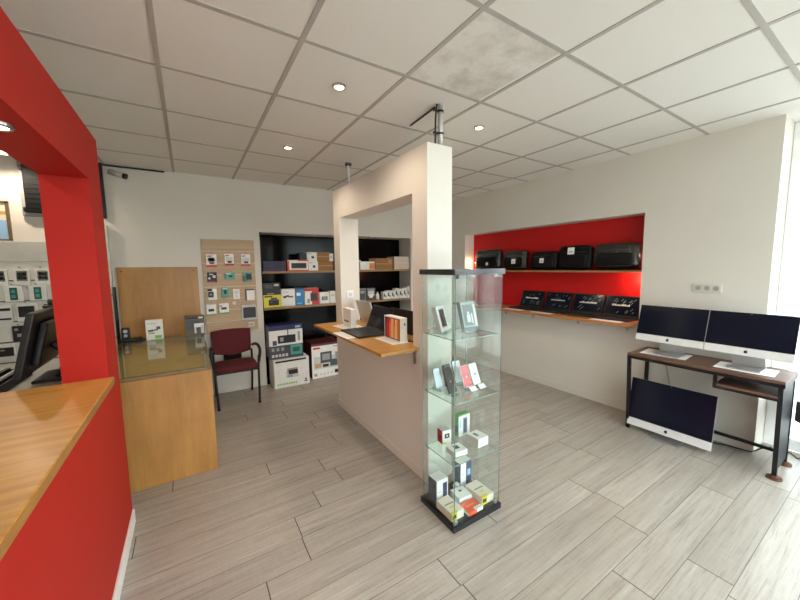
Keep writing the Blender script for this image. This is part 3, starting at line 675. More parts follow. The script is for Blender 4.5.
b = MB(); b.bar((-0.215, -0.19, 0.39), (0.215, -0.19, 0.39), 0.02); b.bar((-0.215, 0.18, 0.39), (0.215, 0.18, 0.39), 0.02); b.bar((-0.2, -0.19, 0.39), (-0.2, 0.18, 0.39), 0.02); b.bar((0.2, -0.19, 0.39), (0.2, 0.18, 0.39), 0.02)
b.build('seat_frame', blk_steel, t)

# ------------------------------------------------------------------ divider: worktop and what is on it
ZT = 0.977
t = thing('worktop', 'honey wood worktop running through the white divider opening', 'worktop')
b = MB(); b.prism([(1.05, 1.905), (1.362, 1.905), (1.362, OY0 + 0.004), (1.580, OY0 + 0.004), (1.580, 2.09), (1.80, 2.09), (1.80, 3.30), (1.580, 3.30), (1.580, OY1 - 0.003), (1.362, OY1 - 0.003), (1.362, 3.335), (1.06, 3.335)], 0.957, ZT); b.build('board', oak, t)
for y in (1.96, 3.2):
    b = MB(); b.box(1.255, y - 0.008, 0.935, 1.3635, y + 0.008, 0.957); b.box(1.352, y - 0.008, 0.85, 1.3635, y + 0.008, 0.957); b.build('bracket', chrome, t)

def sheet(label, x, y, z, w, d, rz, group=None, cat='paper'):
    o = MB().box(-w / 2, -d / 2, 0, w / 2, d / 2, 0.0012, 0).build('price_sheet', paper_m, None, (x, y, z), (0, 0, rz)); tag(o, label, cat, group)
    b = MB()
    for k in range(4): b.box(-w * 0.38, d * (0.28 - 0.17 * k), 0.0011, w * (0.38 - 0.1 * (k % 2)), d * (0.31 - 0.17 * k), 0.0014)
    b.build('print_lines', gry_p, o)
    return o
sheet('white sheet under the tall white tablet box', 1.295, 3.00, ZT, 0.30, 0.21, -PI / 2 + 0.1, 'price sheets on the divider worktop')
sheet('white sheet in front of the open black laptop', 1.095, 2.63, ZT, 0.30, 0.09, -PI / 2 + 0.02, 'price sheets on the divider worktop')
sheet('white sheet under the colourful tablet box', 1.34, 2.23, ZT, 0.29, 0.18, -PI / 2, 'price sheets on the divider worktop')

def laptop(name, label, loc, rz, w=0.36, d=0.235, ang=108, body=blk_plastic, scr=None, lidback=None, group=None, sh=None):
    """open laptop: local origin at the bottom front centre of the base, screen faces -y"""
    t = thing(name, label, 'laptop', loc, rz, group)
    b = MB(); b.box(-w / 2, 0, 0, w / 2, d, 0.016, 0, 0.004); base = b.build('base', body, t)
    b = MB()
    for r in range(5):
        for c in range(12):
            b.box(-w * 0.43 + c * w * 0.0717, d * (0.42 + r * 0.10), 0.0155, -w * 0.43 + c * w * 0.0717 + w * 0.06, d * (0.42 + r * 0.10) + d * 0.08, 0.018)
    b.build('keyboard', P('black_keys', (30, 30, 33), 0.5), base)
    b = MB(); b.box(-w * 0.14, d * 0.06, 0.0158, w * 0.14, d * 0.34, 0.0166); b.build('touchpad', dk_grey, base)
    sh = sh or d * 0.98
    Ml = Matrix.Translation((0, d - 0.004, 0.016)) @ Matrix.Rotation(math.radians(-(ang - 90)), 4, 'X')
    b = MB(); b.box(-w / 2, 0, 0, w / 2, 0.009, sh, 0, 0.003, Ml); lid = b.build('lid', lidback or body, t)
    b = MB(); b.box(-w / 2 + 0.008, -0.0008, 0.016, w / 2 - 0.008, 0.0002, sh - 0.009, 0, 0, Ml); s = b.build('screen', scr or screen_off, lid)
    return t, Ml, w, sh, s
laptop('laptop', 'open black laptop on the divider worktop, screen to the left', (1.135, 2.62, ZT + 0.0015), -PI / 2 - 0.03, 0.40, 0.255, 112, blk_plastic, sh=0.22)
laptop('laptop', 'open silver laptop seen from behind its grey lid', (1.795, 3.115, ZT), PI / 2 + 0.02, 0.335, 0.225, 106, silver, lidback=silver, sh=0.225)
laptop('laptop', 'open black laptop seen from behind, beside colourful tablet box', (1.795, 2.375, ZT), PI / 2, 0.37, 0.235, 100, dk_grey, lidback=P('dark_lid', (34, 35, 38), 0.35), sh=0.205)
carton('tablet_box', 'tall white tablet box with black lettering on the worktop', 'box', (1.275, 2.985, ZT + 0.0015), (0.215, 0.055, 0.18), -PI / 2 - 0.06, card_w, [(0.12 + 0.075 * i, 0.28, 0.18 + 0.075 * i, 0.35 if i % 3 else 0.38, dgr_p) for i in range(8)], bev=0.003)
art = [(0.05, 0.05, 0.97, 0.95, blk_p), (0.08, 0.09, 0.94, 0.92, K('art_orange', (222, 92, 40)))]
for k, (u0, u1, v1, m) in enumerate(((0.08, 0.2, 0.92, K('art_dark', (84, 40, 60))), (0.17, 0.36, 0.92, red_p), (0.34, 0.48, 0.75, K('art_coral', (236, 120, 96))), (0.46, 0.6, 0.92, K('art_peach', (240, 190, 150))), (0.56, 0.72, 0.62, K('art_gold', (226, 156, 56))), (0.70, 0.84, 0.92, K('art_sand', (238, 206, 140))), (0.82, 0.94, 0.8, K('art_amber', (214, 120, 44))))):
    art.append((u0, 0.09, u1, v1, m))
carton('tablet_box', 'white tablet box with red and orange streak art', 'box', (1.335, 2.235, ZT + 0.0015), (0.245, 0.062, 0.185), -PI / 2, card_w, art, right=[(0.55, 0.68, 0.75, 0.78, dgr_p)], bev=0.002)
b = MB(); b.tube([(1.46, 2.17, ZT + 0.005), (1.43, 2.13, ZT + 0.006), (1.40, 2.10, ZT + 0.006), (1.43, 2.07, ZT + 0.006), (1.48, 2.06, ZT + 0.005), (1.52, 2.10, ZT + 0.005)], 0.005)
o = b.build('cable', blk_plastic); tag(o, 'short black cable curled beside the colourful tablet box', 'cable')
t = thing('wall_switch', 'white wall switch on the far pillar of the divider', 'switch', (1.465, OY1, 1.265))
MB().box(-0.04, -0.008, -0.04, 0.04, 0, 0.04, 0, 0.003).build('plate', white_plastic, t)
MB().box(-0.018, -0.012, -0.018, 0.018, -0.008, 0.018, 0, 0.002).build('button', lgr_p, t)

# poles from the divider to the ceiling
t = thing('ceiling_pole', 'steel pole with black clips on the near divider end', 'pole', (1.522, 1.862, HP))
b = MB(); b.cyl((0, 0, 0), (0, 0, H - HP), 0.017); b.cyl((0, 0, 0), (0, 0, 0.008), 0.03); b.build('tube', P('pale_steel_tube', (205, 204, 198), 0.35, 0.35), t)
for z in (0.09, 0.235):
    b = MB(); b.cyl((0, 0, z), (0, 0, z + 0.012), 0.022); b.box(-0.06, -0.008, z, 0.0, 0.008, z + 0.012); b.build('clip', blk_plastic, t)
b = MB(); b.tube([(-0.045, 0, 0.0), (-0.045, 0.0, 0.1), (-0.042, 0, 0.2), (-0.03, 0, 0.284)], 0.006); b.build('cable', blk_plastic, t)
t = thing('ceiling_pole', 'thin white pole on the far divider end', 'pole', (1.50, 3.36, HP))
b = MB(); b.cyl((0, 0, 0), (0, 0, H - HP), 0.011); b.build('tube', white_plastic, t)
b = MB(); b.box(-0.03, -0.02, H - HP - 0.03, 0.03, 0.02, H - HP, 0, 0.003); b.build('clip', dk_grey, t)
b = MB(); b.bar((1.505, 1.90, H - 0.008), (1.528, 2.235, H - 0.008), 0.010, 0.008)  # black strip stands for the dark gap at a slightly open tile
o = b.build('cable', blk_plastic); tag(o, 'black strip standing for a dark ceiling gap by the steel pole', 'cable')

# ------------------------------------------------------------------ tall glass display case
CC = Vector((1.4115, 1.5255)); CW, CL = 0.396, 0.332; CA = math.radians(-0.4); TW = 0.0; CH = 1.505
def rot(a): return Matrix.Rotation(a, 2)
def cpt(u, v, z, inset=0.0):
    """point of the case: u along its front 0..CW, v to its rear 0..CL"""
    a = CA + TW * (z / CH)
    p = Vector((u - CW / 2, v - CL / 2)); p = rot(a) @ p + CC
    return Vector((p.x, p.y, z))
def crot(z): return CA + TW * (z / CH)
t = thing('display_case', 'tall square glass display case with black top and base', 'display case')
def slab(z0, z1, e=0.0):
    b = MB(); c = [(-e, -e), (CW + e, -e), (CW + e, CL + e), (-e, CL + e)]
    b.hexa([cpt(u, v, z0) for u, v in c], [cpt(u, v, z0) .xy.to_3d() + Vector((0, 0, z1)) for u, v in c]); return b
slab(0.0, 0.035).build('base', P('black_case_laminate', (24, 24, 26), 0.35), t)
slab(CH, CH + 0.032).build('top', P('black_case_top', (28, 28, 30), 0.14, 0, 0.7), t)
cglass = GLASS('case_glass', (251, 254, 253), 1.56)
cedge = P('green_glass_edge', (120, 150, 138), 0.2)
I, TH = 0.013, 0.005
N = 1
def pane(uv0, uv1, out):
    """vertical glass sheet following the twist; rim faces get the greenish edge"""
    b = MB()
    Z0, Z1 = 0.035, CH
    A, B, A2, B2 = [], [], [], []
    for k in range(N + 1):
        z = Z0 + (Z1 - Z0) * k / N
        A.append(b.bm.verts.new(cpt(uv0[0], uv0[1], z))); B.append(b.bm.verts.new(cpt(uv1[0], uv1[1], z)))
        A2.append(b.bm.verts.new(cpt(uv0[0] + out[0] * TH, uv0[1] + out[1] * TH, z))); B2.append(b.bm.verts.new(cpt(uv1[0] + out[0] * TH, uv1[1] + out[1] * TH, z)))
    for k in range(N):
        for q, mi in (((A[k], B[k], B[k + 1], A[k + 1]), 0), ((B2[k], A2[k], A2[k + 1], B2[k + 1]), 0), ((A2[k], A[k], A[k + 1], A2[k + 1]), 1), ((B[k], B2[k], B2[k + 1], B[k + 1]), 1)):
            f = b.bm.faces.new(q); f.material_index = mi
    for q in ((A[0], A2[0], B2[0], B[0]), (A[N], B[N], B2[N], A2[N])): b.bm.faces.new(q).material_index = 1
    return b
for nm, a, c, o_ in (('glass_door', (I, I), (CW - I, I), (0, -1)), ('glass_panel', (CW - I, I), (CW - I, CL - I), (1, 0)), ('glass_panel', (CW - I, CL - I), (I, CL - I), (0, 1)), ('glass_panel', (I, CL - I), (I, I), (-1, 0))):
    pane(a, c, o_).build(nm, [cglass, cedge], t)
SH = (1.140, 0.768, 0.398)
for z in SH:
    b = MB(); a = 0.022; c = [(a, a), (CW - a, a), (CW - a, CL - a), (a, CL - a)]
    lo = [b.bm.verts.new(cpt(u, v, z - 0.005)) for u, v in c]; hi = [b.bm.verts.new(cpt(u, v, z - 0.005) + Vector((0, 0, 0.005))) for u, v in c]
    b.bm.faces.new(lo[::-1]); b.bm.faces.new(hi)
    for i in range(4): b.bm.faces.new((lo[i], lo[(i + 1) % 4], hi[(i + 1) % 4], hi[i])).material_index = 1
    b.build('glass_shelf', [cglass, cedge], t)
for v, u in ((0.02, 0.03), (0.02, CW - 0.03)):
    b = MB(); p = cpt(u, v, 0.035); b.box(p.x - 0.012, p.y - 0.008, 0.035, p.x + 0.012, p.y + 0.008, 0.055, 0, 0.002); b.build('hinge', chrome, t)
    p = cpt(u, v, CH); b = MB(); b.box(p.x - 0.012, p.y - 0.008, CH - 0.02, p.x + 0.012, p.y + 0.008, CH, 0, 0.002); b.build('hinge', blk_plastic, t)

def incase(u, v, z): p = cpt(u, v, z); return (p.x, p.y, z)
GC = 'small boxes in the glass display case'
zb = 0.0355; A0 = crot(0.1)
carton('phone_box', 'slate and white box standing rear left in case bottom', 'box', incase(0.088, 0.215, zb), (0.095, 0.085, 0.15), A0, card_w, [(0, 0, 0.06, 1, lgr_p), (0.55, 0.0, 0.92, 0.82, slate_p), (0.62, 0.1, 0.84, 0.75, navy_p), (0.12, 0.45, 0.40, 0.5, lgr_p)], left=[(0, 0, 1, 1, slate_p), (0.5, 0.6, 0.9, 0.8, navy_p)], group=GC)
carton('phone_box', 'white and slate box standing rear right in case bottom', 'box', incase(0.325, 0.248, zb), (0.11, 0.065, 0.175), A0 + 0.1, card_w, [(0.5, 0.0, 1, 1, slate_p), (0.62, 0.4, 0.9, 0.65, sky_p), (0.6, 0.1, 0.95, 0.35, navy_p), (0.1, 0.5, 0.35, 0.56, lgr_p)], left=[(0, 0, 1, 1, slate_p)], group=GC)
carton('earbud_box', 'flat white box in the middle of the case bottom', 'box', incase(0.205, 0.122, zb), (0.1, 0.1, 0.042), A0 - 0.1, card_w, [(0.3, 0.3, 0.7, 0.6, lgr_p)], top=[(0.40, 0.55, 0.62, 0.72, dgr_p)], group=GC)
yl = dict(front=[(0.0, 0.0, 0.42, 1, yel_p), (0.06, 0.3, 0.36, 0.75, blk_p)], top=[(0.12, 0.5, 0.85, 0.58, gry_p), (0.3, 0.3, 0.62, 0.38, yel_p), (0, 0, 0.5, 0.12, yel_p)])
carton('cable_box', 'cream and yellow box at the front left of case bottom', 'box', incase(0.068, 0.042, zb), (0.095, 0.15, 0.05), A0, cream_p, yl['front'], top=yl['top'], group=GC)
carton('cable_box', 'cream and yellow box at the right side of case bottom', 'box', incase(0.326, 0.045, zb), (0.104, 0.155, 0.052), A0, cream_p, yl['front'], top=yl['top'], group=GC)
carton('gift_card_box', 'orange and white flat box at the case bottom front', 'box', incase(0.197, 0.02, zb), (0.12, 0.09, 0.022), A0, card_w, [(0.0, 0.0, 0.55, 1, org_p)], top=[(0, 0.28, 1, 1, org_p), (0, 0, 0.45, 0.28, org_p), (0.2, 0.5, 0.75, 0.62, K('coral_light', (244, 140, 100)))], group=GC)
o = MB().cyl((0, 0, 0), (0.03, 0.01, 0.0), 0.02).build('paper_roll', paper_m, None, incase(0.235, 0.255, zb + 0.02)); tag(o, 'small white paper roll by the slate box in case', 'paper roll')
zs = SH[2] + 0.0002; A1 = crot(zs)
carton('power_box', 'small red box with a white front on third case shelf', 'box', incase(0.15, 0.245, zs), (0.068, 0.06, 0.088), A1 - 0.1, red_p, [(0.0, 0, 1, 1, card_w), (0.25, 0.4, 0.8, 0.75, blk_p), (0.42, 0.5, 0.62, 0.65, lgr_p), (0, 0, 0.4, 0.12, yel_p)], left=[(0, 0, 1, 1, red_p), (0.3, 0.3, 0.7, 0.6, mar_p)], top=[(0, 0, 1, 1, lgr_p)], group=GC)
carton('phone_box', 'green-sided white box with a phone picture in case', 'box', incase(0.318, 0.262, zs), (0.105, 0.045, 0.15), A1 + 0.05, green_p, [(0, 0.0, 1, 0.95, card_w), (0.38, 0.06, 0.78, 0.85, gry_p), (0.44, 0.12, 0.72, 0.78, slate_p), (0.08, 0.4, 0.2, 0.75, sky_p)], left=[(0.2, 0.2, 0.8, 0.5, grn)], group=GC)
carton('headset_box', 'white box with a dark gadget on top, third shelf right', 'box', incase(0.322, 0.088, zs), (0.095, 0.1, 0.058), A1 + 0.05, card_w, [(0.2, 0.3, 0.8, 0.4, lgr_p)], left=[(0, 0, 1, 1, K('light_taupe', (190, 182, 172)))], top=[(0.25, 0.3, 0.55, 0.8, lgr_p), (0.3, 0.4, 0.48, 0.75, dgr_p)], group=GC)
carton('earbud_box', 'low white box with a black mark, third shelf front', 'box', incase(0.125, 0.082, zs), (0.1, 0.09, 0.033), A1 - 0.1, card_w, [(0.0, 0.0, 0.12, 1, lgr_p)], top=[(0.32, 0.35, 0.68, 0.75, dgr_p)], group=GC)

def phone_on_stand(label, u, v, z, rz, w, h, mat, back_mat, tilt=20, card=True, marks=(), group='phones in the glass display case'):
    x, y, _ = incase(u, v, z)
    t = thing('smartphone', label, 'phone', (x, y, z + 0.004), rz, group)
    Mr = Matrix.Translation((0, 0, 0.012)) @ Matrix.Rotation(math.radians(-tilt), 4, 'X')
    b = MB(); b.box(-w / 2, 0, 0, w / 2, 0.008, h, 0, 0.0035, Mr); body_o = b.build('body', back_mat, t)
    b = MB(); b.box(-w / 2 + 0.003, -0.0006, 0.004, w / 2 - 0.003, 0.0002, h - 0.004, 0, 0, Mr); b.build('face', mat, body_o)
    for q in marks:
        b = MB(); b.box(-w / 2 + q[0] * w, -0.0025, q[1] * h, -w / 2 + q[2] * w, 0.0, q[3] * h, 0, 0.001, Mr); b.build('camera_bump' if q[4] is blk_p or q[4] is dgr_p else 'logo_mark', q[4], body_o)
    b = MB(); b.box(-w * 0.4, -0.02, -0.0035, w * 0.4, 0.05, 0.0, 0); b.box(-w * 0.4, -0.02, 0, w * 0.4, -0.016, 0.012, 0)
    b.bar((0, 0.05, 0), (0, 0.025, h * 0.6), w * 0.7, 0.003); b.build('stand', GLASS('clear_acrylic', (236, 242, 242), 1.45), t)
    if card: 
        b = MB(); b.bar((0, -0.05, 0.002), (0, -0.024, 0.022), w * 0.8, 0.0012); b.build('price_card', paper_m, t)
    return t
zs = SH[1] + 0.0002; A2 = crot(zs)
gphone, dphone = P('pale_silver_phone', (186, 194, 200), 0.2, 0.3), P('black_phone_back', (20, 21, 25), 0.4, 0, 0.3)
rphone = P('red_phone_back', (206, 66, 72), 0.2); wphone = P('white_phone_back', (226, 228, 230), 0.2)
phone_on_stand('pale grey smartphone leftmost on the second case shelf', 0.096, 0.245, zs, A2 + 0.10, 0.066, 0.125, gphone, gphone, 18)
phone_on_stand('black smartphone with camera bump in front on second shelf', 0.11, 0.135, zs, A2 + 0.12, 0.075, 0.15, dphone, dphone, 22, False, [(0.08, 0.72, 0.42, 0.94, blk_p), (0.44, 0.42, 0.58, 0.5, gry_p)])
phone_on_stand('dark blue smartphone behind the black one on second shelf', 0.168, 0.235, zs, A2 + 0.1, 0.07, 0.14, P('dark_blue_phone', (44, 58, 80), 0.2), dphone, 16, False, [(0.08, 0.7, 0.42, 0.92, dgr_p)])
phone_on_stand('red-backed smartphone on an acrylic stand in the case', 0.258, 0.155, zs, A2 + 0.05, 0.07, 0.14, rphone, wphone, 22, True, [(0.42, 0.42, 0.58, 0.52, lgr_p)])
phone_on_stand('white smartphone behind the red one on second shelf', 0.262, 0.245, zs, A2 + 0.05, 0.072, 0.15, wphone, dphone, 18, False)
phone_on_stand('white smartphone rightmost on the second case shelf', 0.338, 0.16, zs, A2 + 0.05, 0.07, 0.14, wphone, lgr_p, 22, True, [(0.4, 0.45, 0.62, 0.52, dgr_p)])
zs = SH[0] + 0.0002; A3 = crot(zs)
def leaning_box(name, label, u, v, rz, w, d, h, tilt, body, front, left):
    x, y, _ = incase(u, v, zs)
    return carton(name, label, 'box', (x, y, zs + 0.014), (w, d, h), rz, body, front, left, group='boxes on the top case shelf', bev=0.002, tilt=math.radians(-tilt))
leaning_box('phone_box', 'white phone box with a dark phone picture, top case shelf', 0.115, 0.215, A3 + 0.42, 0.105, 0.03, 0.16, 16, card_w, [(0.18, 0.14, 0.86, 0.90, lgr_p), (0.24, 0.18, 0.84, 0.86, dgr_p), (0.34, 0.24, 0.5, 0.8, mar_p), (0.56, 0.2, 0.8, 0.7, K('warm_grey', (104, 94, 92)))], [(0, 0, 1, 1, K('box_side', (196, 192, 186)))])
leaning_box('tablet_box', 'dark green and grey tablet box on the top case shelf', 0.248, 0.12, A3, 0.12, 0.03, 0.185, 16, K('green_grey', (150, 160, 152)), [(0.02, 0.02, 0.98, 0.14, dgr_p), (0.05, 0.16, 0.95, 0.95, gry_p), (0.1, 0.2, 0.78, 0.9, K('ash_grey', (112, 116, 114))), (0.3, 0.3, 0.55, 0.55, lgr_p), (0.36, 0.5, 0.5, 0.66, lgr_p), (0.6, 0.26, 0.70, 0.6, lgr_p), (0.82, 0.16, 0.95, 0.9, lgr_p)], [(0, 0, 1, 1, K('moss', (84, 104, 74)))])
for u, v, ra, lab in ((0.115, 0.215, 0.42, 'clear easel holding the white phone box'), (0.248, 0.12, 0.0, 'clear easel holding the green tablet box')):
    x, y, _ = incase(u, v, zs)
    o = MB().box(-0.045, -0.012, 0, 0.045, 0.08, 0.003).box(-0.045, -0.016, 0, 0.045, -0.012, 0.022).bar((0, 0.078, 0.002), (0, 0.074, 0.09), 0.05, 0.003).build('easel', _M['clear_acrylic'], None, (x, y, zs), (0, 0, A3 + ra)); tag(o, lab, 'display stand')
p = incase(0.065, 0.285, zs)
o = MB().box(-0.035, -0.02, 0, 0.035, 0.02, 0.028, 0, 0.002).build('adapter_box', card_w, None, p, (0, 0, A3)); tag(o, 'tiny white box at the left of the top case shelf', 'box')

# ------------------------------------------------------------------ red niche: shelf, counter, bags, laptops
t = thing('niche_shelf', 'thin wooden shelf carrying the bags in the red niche', 'shelf', (XR, (RY0 + RY1) / 2, 1.485))
hw = (RY1 - RY0) / 2 - 0.002
b = MB(); b.box(0.0, -hw, -0.02, RD - 0.002, hw, 0); b.build('board', P('brown_shelf_board', (120, 70, 48), 0.5), t)
b = MB(); b.box(-0.006, -hw, -0.021, 0.0, hw, 0.0005); b.build('edge_strip', shelf_m, t)
t = thing('niche_counter', 'long wooden counter below the bags in the red niche', 'counter', (0, 0, 0.97))
b = MB(); b.prism([(3.575, RY0 - 0.025), (XR - 0.001, RY0 - 0.025), (XR - 0.001, RY0 + 0.003), (XR + RD - 0.002, RY0 + 0.003), (XR + RD - 0.002, RY1 - 0.003), (3.575, RY1 - 0.003)], -0.03, 0); b.build('board', WOOD('counter_pine', (150, 92, 48), (192, 130, 78), 0.4, (30, 2.2, 30), 0.2, 0.2), t)
for y in (1.63, 2.15, 2.75, 3.2):
    b = MB(); b.bar((3.68, y, -0.034), (3.83, y, -0.034), 0.016, 0.008); b.bar((3.827, y, -0.03), (3.827, y, -0.11), 0.016, 0.008); b.bar((3.75, y, -0.038), (3.825, y, -0.09), 0.010, 0.006); b.build('bracket', chrome, t)

bagcloth = P('black_bag_nylon', (8, 8, 9), 0.55, 0, 0.25, 0.15, 60, 0.3, 200)
def super_bag(w, h, d, p=7, k=0.0):
    def fn(u, v):
        a = u * 2 * PI; c, s_ = math.cos(a), math.sin(a)
        sg = lambda x, e: math.copysign(abs(x) ** e, x)
        r = 1.0; vv = -1 + 2 * v
        r = (1 - abs(vv) ** 3.2) ** 0.30 if abs(vv) < 1 else 0.0
        x = (w / 2 + k) * sg(c, 2 / p) * r; z = (h / 2 + k) * sg(s_, 2 / p) * r
        return Vector((x, (d / 2 + k) * vv, h / 2 + z))
    return fn
def bag(label, yc, w, h, d, wrapped, tagpos, lean=6, roll=0):
    t = thing('laptop_bag', label, 'bag', (XR + 0.005, yc, 1.485), -PI / 2, 'laptop bags on the red niche shelf')
    Mr = Matrix.Translation((0, d / 2 + 0.004, 0.018 if wrapped else 0.009)) @ Matrix.Rotation(math.radians(-lean), 4, 'X')
    b = MB(); f = super_bag(w, h, d); b.grid(lambda u, v: Mr @ f(u, v), 56, 14, 0, True); b.build('body', bagcloth, t)
    fz = h * 0.42
    b = MB(); f2 = super_bag(w * 0.78, h * 0.52, 0.03); b.grid(lambda u, v: Mr @ (f2(u, v) + Vector((0, -d / 2 + 0.004, h * 0.10))), 40, 10, 0, True); pocket = b.build('front_pocket', bagcloth, t)
    b = MB(); b.tube([Mr @ Vector((-w * 0.38, -d / 2 - 0.004 + 0.012, h * 0.70)), Mr @ Vector((0, -d / 2 - 0.005 + 0.006, h * 0.72)), Mr @ Vector((w * 0.38, -d / 2 - 0.004 + 0.012, h * 0.70))], 0.003); b.build('zip', dk_grey, pocket)
    if tagpos:
        b = MB(); x, z, s = tagpos; b.box(-s / 2 + x, -d / 2 - 0.016, z - s / 2, s / 2 + x, -d / 2 - 0.0145, z + s / 2, 0, 0, Mr)
        b.box(-s * 0.3 + x, -d / 2 - 0.0166, z - s * 0.2, s * 0.3 + x, -d / 2 - 0.0159, z - s * 0.05, 1, 0, Mr); b.build('price_tag', [paper_m, gry_p], t)
    if wrapped:
        b = MB(); f3 = super_bag(w, h, d, 5, 0.008); b.grid(lambda u, v: Mr @ f3(u, v) + Vector((0, 0, 0.003)), 48, 12, 0, True); b.build('plastic_wrap', wrinkled_plastic('wrinkled_clear_film'), t)
    return t
bag('black laptop bag in shiny wrap, left end of red niche shelf', 3.63, 0.50, 0.295, 0.11, True, (0.04, 0.07, 0.045))
bag('black laptop bag with low white tag, second along the shelf', 3.125, 0.40, 0.255, 0.11, True, (0.02, 0.10, 0.065))
bag('black laptop bag with centred white tag, middle of five', 2.665, 0.375, 0.235, 0.10, False, (0.0, 0.11, 0.06))
bag('black laptop bag with white tag near its top edge', 2.265, 0.40, 0.285, 0.11, False, (-0.02, 0.215, 0.082))
bag('large black laptop bag in clear film, right end of shelf', 1.815, 0.455, 0.275, 0.13, True, None)

white_ink = K('screen_text_white', (214, 216, 214)); dim_ink = K('screen_text_dim', (104, 132, 126))
for k, (y0, y1, lab) in enumerate(((3.06, 2.71, 'open black laptop with slanted lettering, far left of red niche'), (2.675, 2.325, 'open black laptop with slanted lettering, second from glass case'), (2.30, 1.95, 'open black laptop with slanted lettering, third from glass case'), (1.935, 1.575, 'open black laptop with slanted lettering, nearest the desk screens'))):
    w = y0 - y1
    t, Ml, w_, sh, s = laptop('laptop', lab, (3.70, (y0 + y1) / 2, 0.9705), -PI / 2, w, 0.235, 110, blk_plastic, sh=0.232, group='laptops on the red niche counter')
    b = MB(); rr = random.Random(k)
    x = -w * 0.29
    for i in range(11):      # one line of white lettering across the middle
        ww = rr.uniform(0.013, 0.021); hh = rr.choice((0.013, 0.015, 0.021))
        b.box(x, -0.0014, 0.118, x + ww - 0.003, -0.0006, 0.118 + hh, 0, 0, Ml); x += ww
    for i in range(15):      # dim slanted strokes
        cx, cz = rr.uniform(-w * 0.42, w * 0.42), rr.choice((0.05, 0.065, 0.08, 0.155, 0.17, 0.19))
        Mk = Ml @ Matrix.Translation((cx, 0, cz)) @ Matrix.Rotation(math.radians(40), 4, 'Y')
        b.box(-0.0022, -0.0012, -rr.uniform(0.010, 0.022), 0.0022, -0.0006, rr.uniform(0.010, 0.022), 1, 0, Mk)
    b.build('lettering', [white_ink, dim_ink], s.parent)
G = 'price sheets on the red niche counter'
sheet('white sheet before the far left niche laptop', 3.64, 2.93, 0.9702, 0.30, 0.10, -PI / 2, G)
sheet('white sheet before the second niche laptop', 3.635, 2.50, 0.9702, 0.28, 0.10, -PI / 2 + 0.03, G)
sheet('white sheet before the niche laptop nearest the desk', 3.64, 1.76, 0.9702, 0.30, 0.10, -PI / 2, G)

# ------------------------------------------------------------------ outlets, desk and screens at the right
t = thing('wall_outlet', 'white double outlet plate on the right wall above desk', 'outlet', (XR, 1.025, 1.335), -PI / 2)
MB().box(-0.098, -0.009, -0.04, 0.098, 0, 0.04, 0, 0.003).build('plate', P('outlet_plastic', (206, 202, 194), 0.4), t)
for x in (-0.06, 0.0, 0.06):
    b = MB(); b.box(x - 0.026, -0.0115, -0.027, x + 0.026, -0.009, 0.027, 0, 0.002); b.cyl((x, -0.0115, 0), (x, -0.0122, 0), 0.019, 1); b.build('socket', [P('outlet_insert', (196, 191, 182), 0.4), P('outlet_recess', (150, 146, 138), 0.5)], t)

DX0, DX1, DY0, DY1, DZ = 3.405, 3.815, 0.462, 1.440, 0.735
t = thing('console_desk', 'narrow brown desk with black steel frame by the window', 'desk', (0, 0, 0))
b = MB(); b.box(DX0, DY0, DZ - 0.022, DX1, DY1, DZ, 0, 0.002); b.build('desktop', walnut, t)
b = MB()
b.bar((DX0 + 0.013, DY0, DZ - 0.035), (DX0 + 0.013, DY1, DZ - 0.035), 0.026); b.bar((DX1 - 0.013, DY0, DZ - 0.035), (DX1 - 0.013, DY1, DZ - 0.035), 0.026)
b.bar((DX0, DY1 - 0.013, DZ - 0.035), (DX1, DY1 - 0.013, DZ - 0.035), 0.026); b.bar((DX0, DY0 + 0.013, DZ - 0.035), (DX1, DY0 + 0.013, DZ - 0.035), 0.026)
b.build('frame', blk_steel, t)
b = MB(); b.bar((DX1 - 0.03, DY0 + 0.02, 0.09), (DX1 - 0.03, DY1 - 0.02, 0.09), 0.022); b.build('crossbar', blk_steel, t)
for x, y, z in ((DX0 + 0.06, DY1 - 0.013, 0.0), (DX1 - 0.014, DY1 - 0.013, 0.0), (DX0 + 0.075, DY0 + 0.02, 0.022), (DX1 - 0.02, DY0 + 0.02, 0.022)):
    xt = DX0 + 0.014 if x < 3.6 else x
    b = MB(); b.bar((x, y, z), (xt, y, DZ - 0.03), 0.026); b.build('leg', blk_steel, t)
rust = P('rusty_foot_plate', (92, 56, 36), 0.7, 0.2, var=0.2)
for x in (DX0 + 0.075, DX1 - 0.02):
    b = MB(); b.cyl((x, DY0 + 0.02, 0.0), (x, DY0 + 0.02, 0.012), 0.042, 0, 24); b.cyl((x, DY0 + 0.02, 0.012), (x, DY0 + 0.02, 0.024), 0.03, 0, 24, 0.02); b.build('foot', rust, t)
b = MB(); b.hexa([(DX0 + 0.075, DY0 + 0.012, 0.06), (DX1 - 0.03, DY0 + 0.012, 0.06), (DX1 - 0.03, DY0 + 0.026, 0.06), (DX0 + 0.075, DY0 + 0.026, 0.06)], [(DX0 + 0.02, DY0 + 0.012, DZ - 0.05), (DX1 - 0.03, DY0 + 0.012, DZ - 0.05), (DX1 - 0.03, DY0 + 0.026, DZ - 0.05), (DX0 + 0.02, DY0 + 0.026, DZ - 0.05)]); b.build('side_panel', P('black_mesh_panel', (30, 32, 36), 0.5), t)
b = MB(); b.box(DX0 + 0.005, DY0 + 0.03, 0.603, DX1 - 0.03, 0.83, 0.621, 0, 0.002); b.build('under_shelf', walnut, t)
b = MB(); b.bar((DX0 + 0.015, 0.825, 0.595), (DX0 + 0.015, 0.825, DZ - 0.03), 0.022); b.bar((DX0 + 0.015, DY0 + 0.02, 0.595), (DX0 + 0.015, 0.835, 0.595), 0.02); b.build('shelf_frame', blk_steel, t)
b = MB(); b.bar((DX1 - 0.04, 0.825, 0.595), (DX1 - 0.04, 0.825, DZ - 0.03), 0.022); b.build('shelf_support', blk_steel, t)

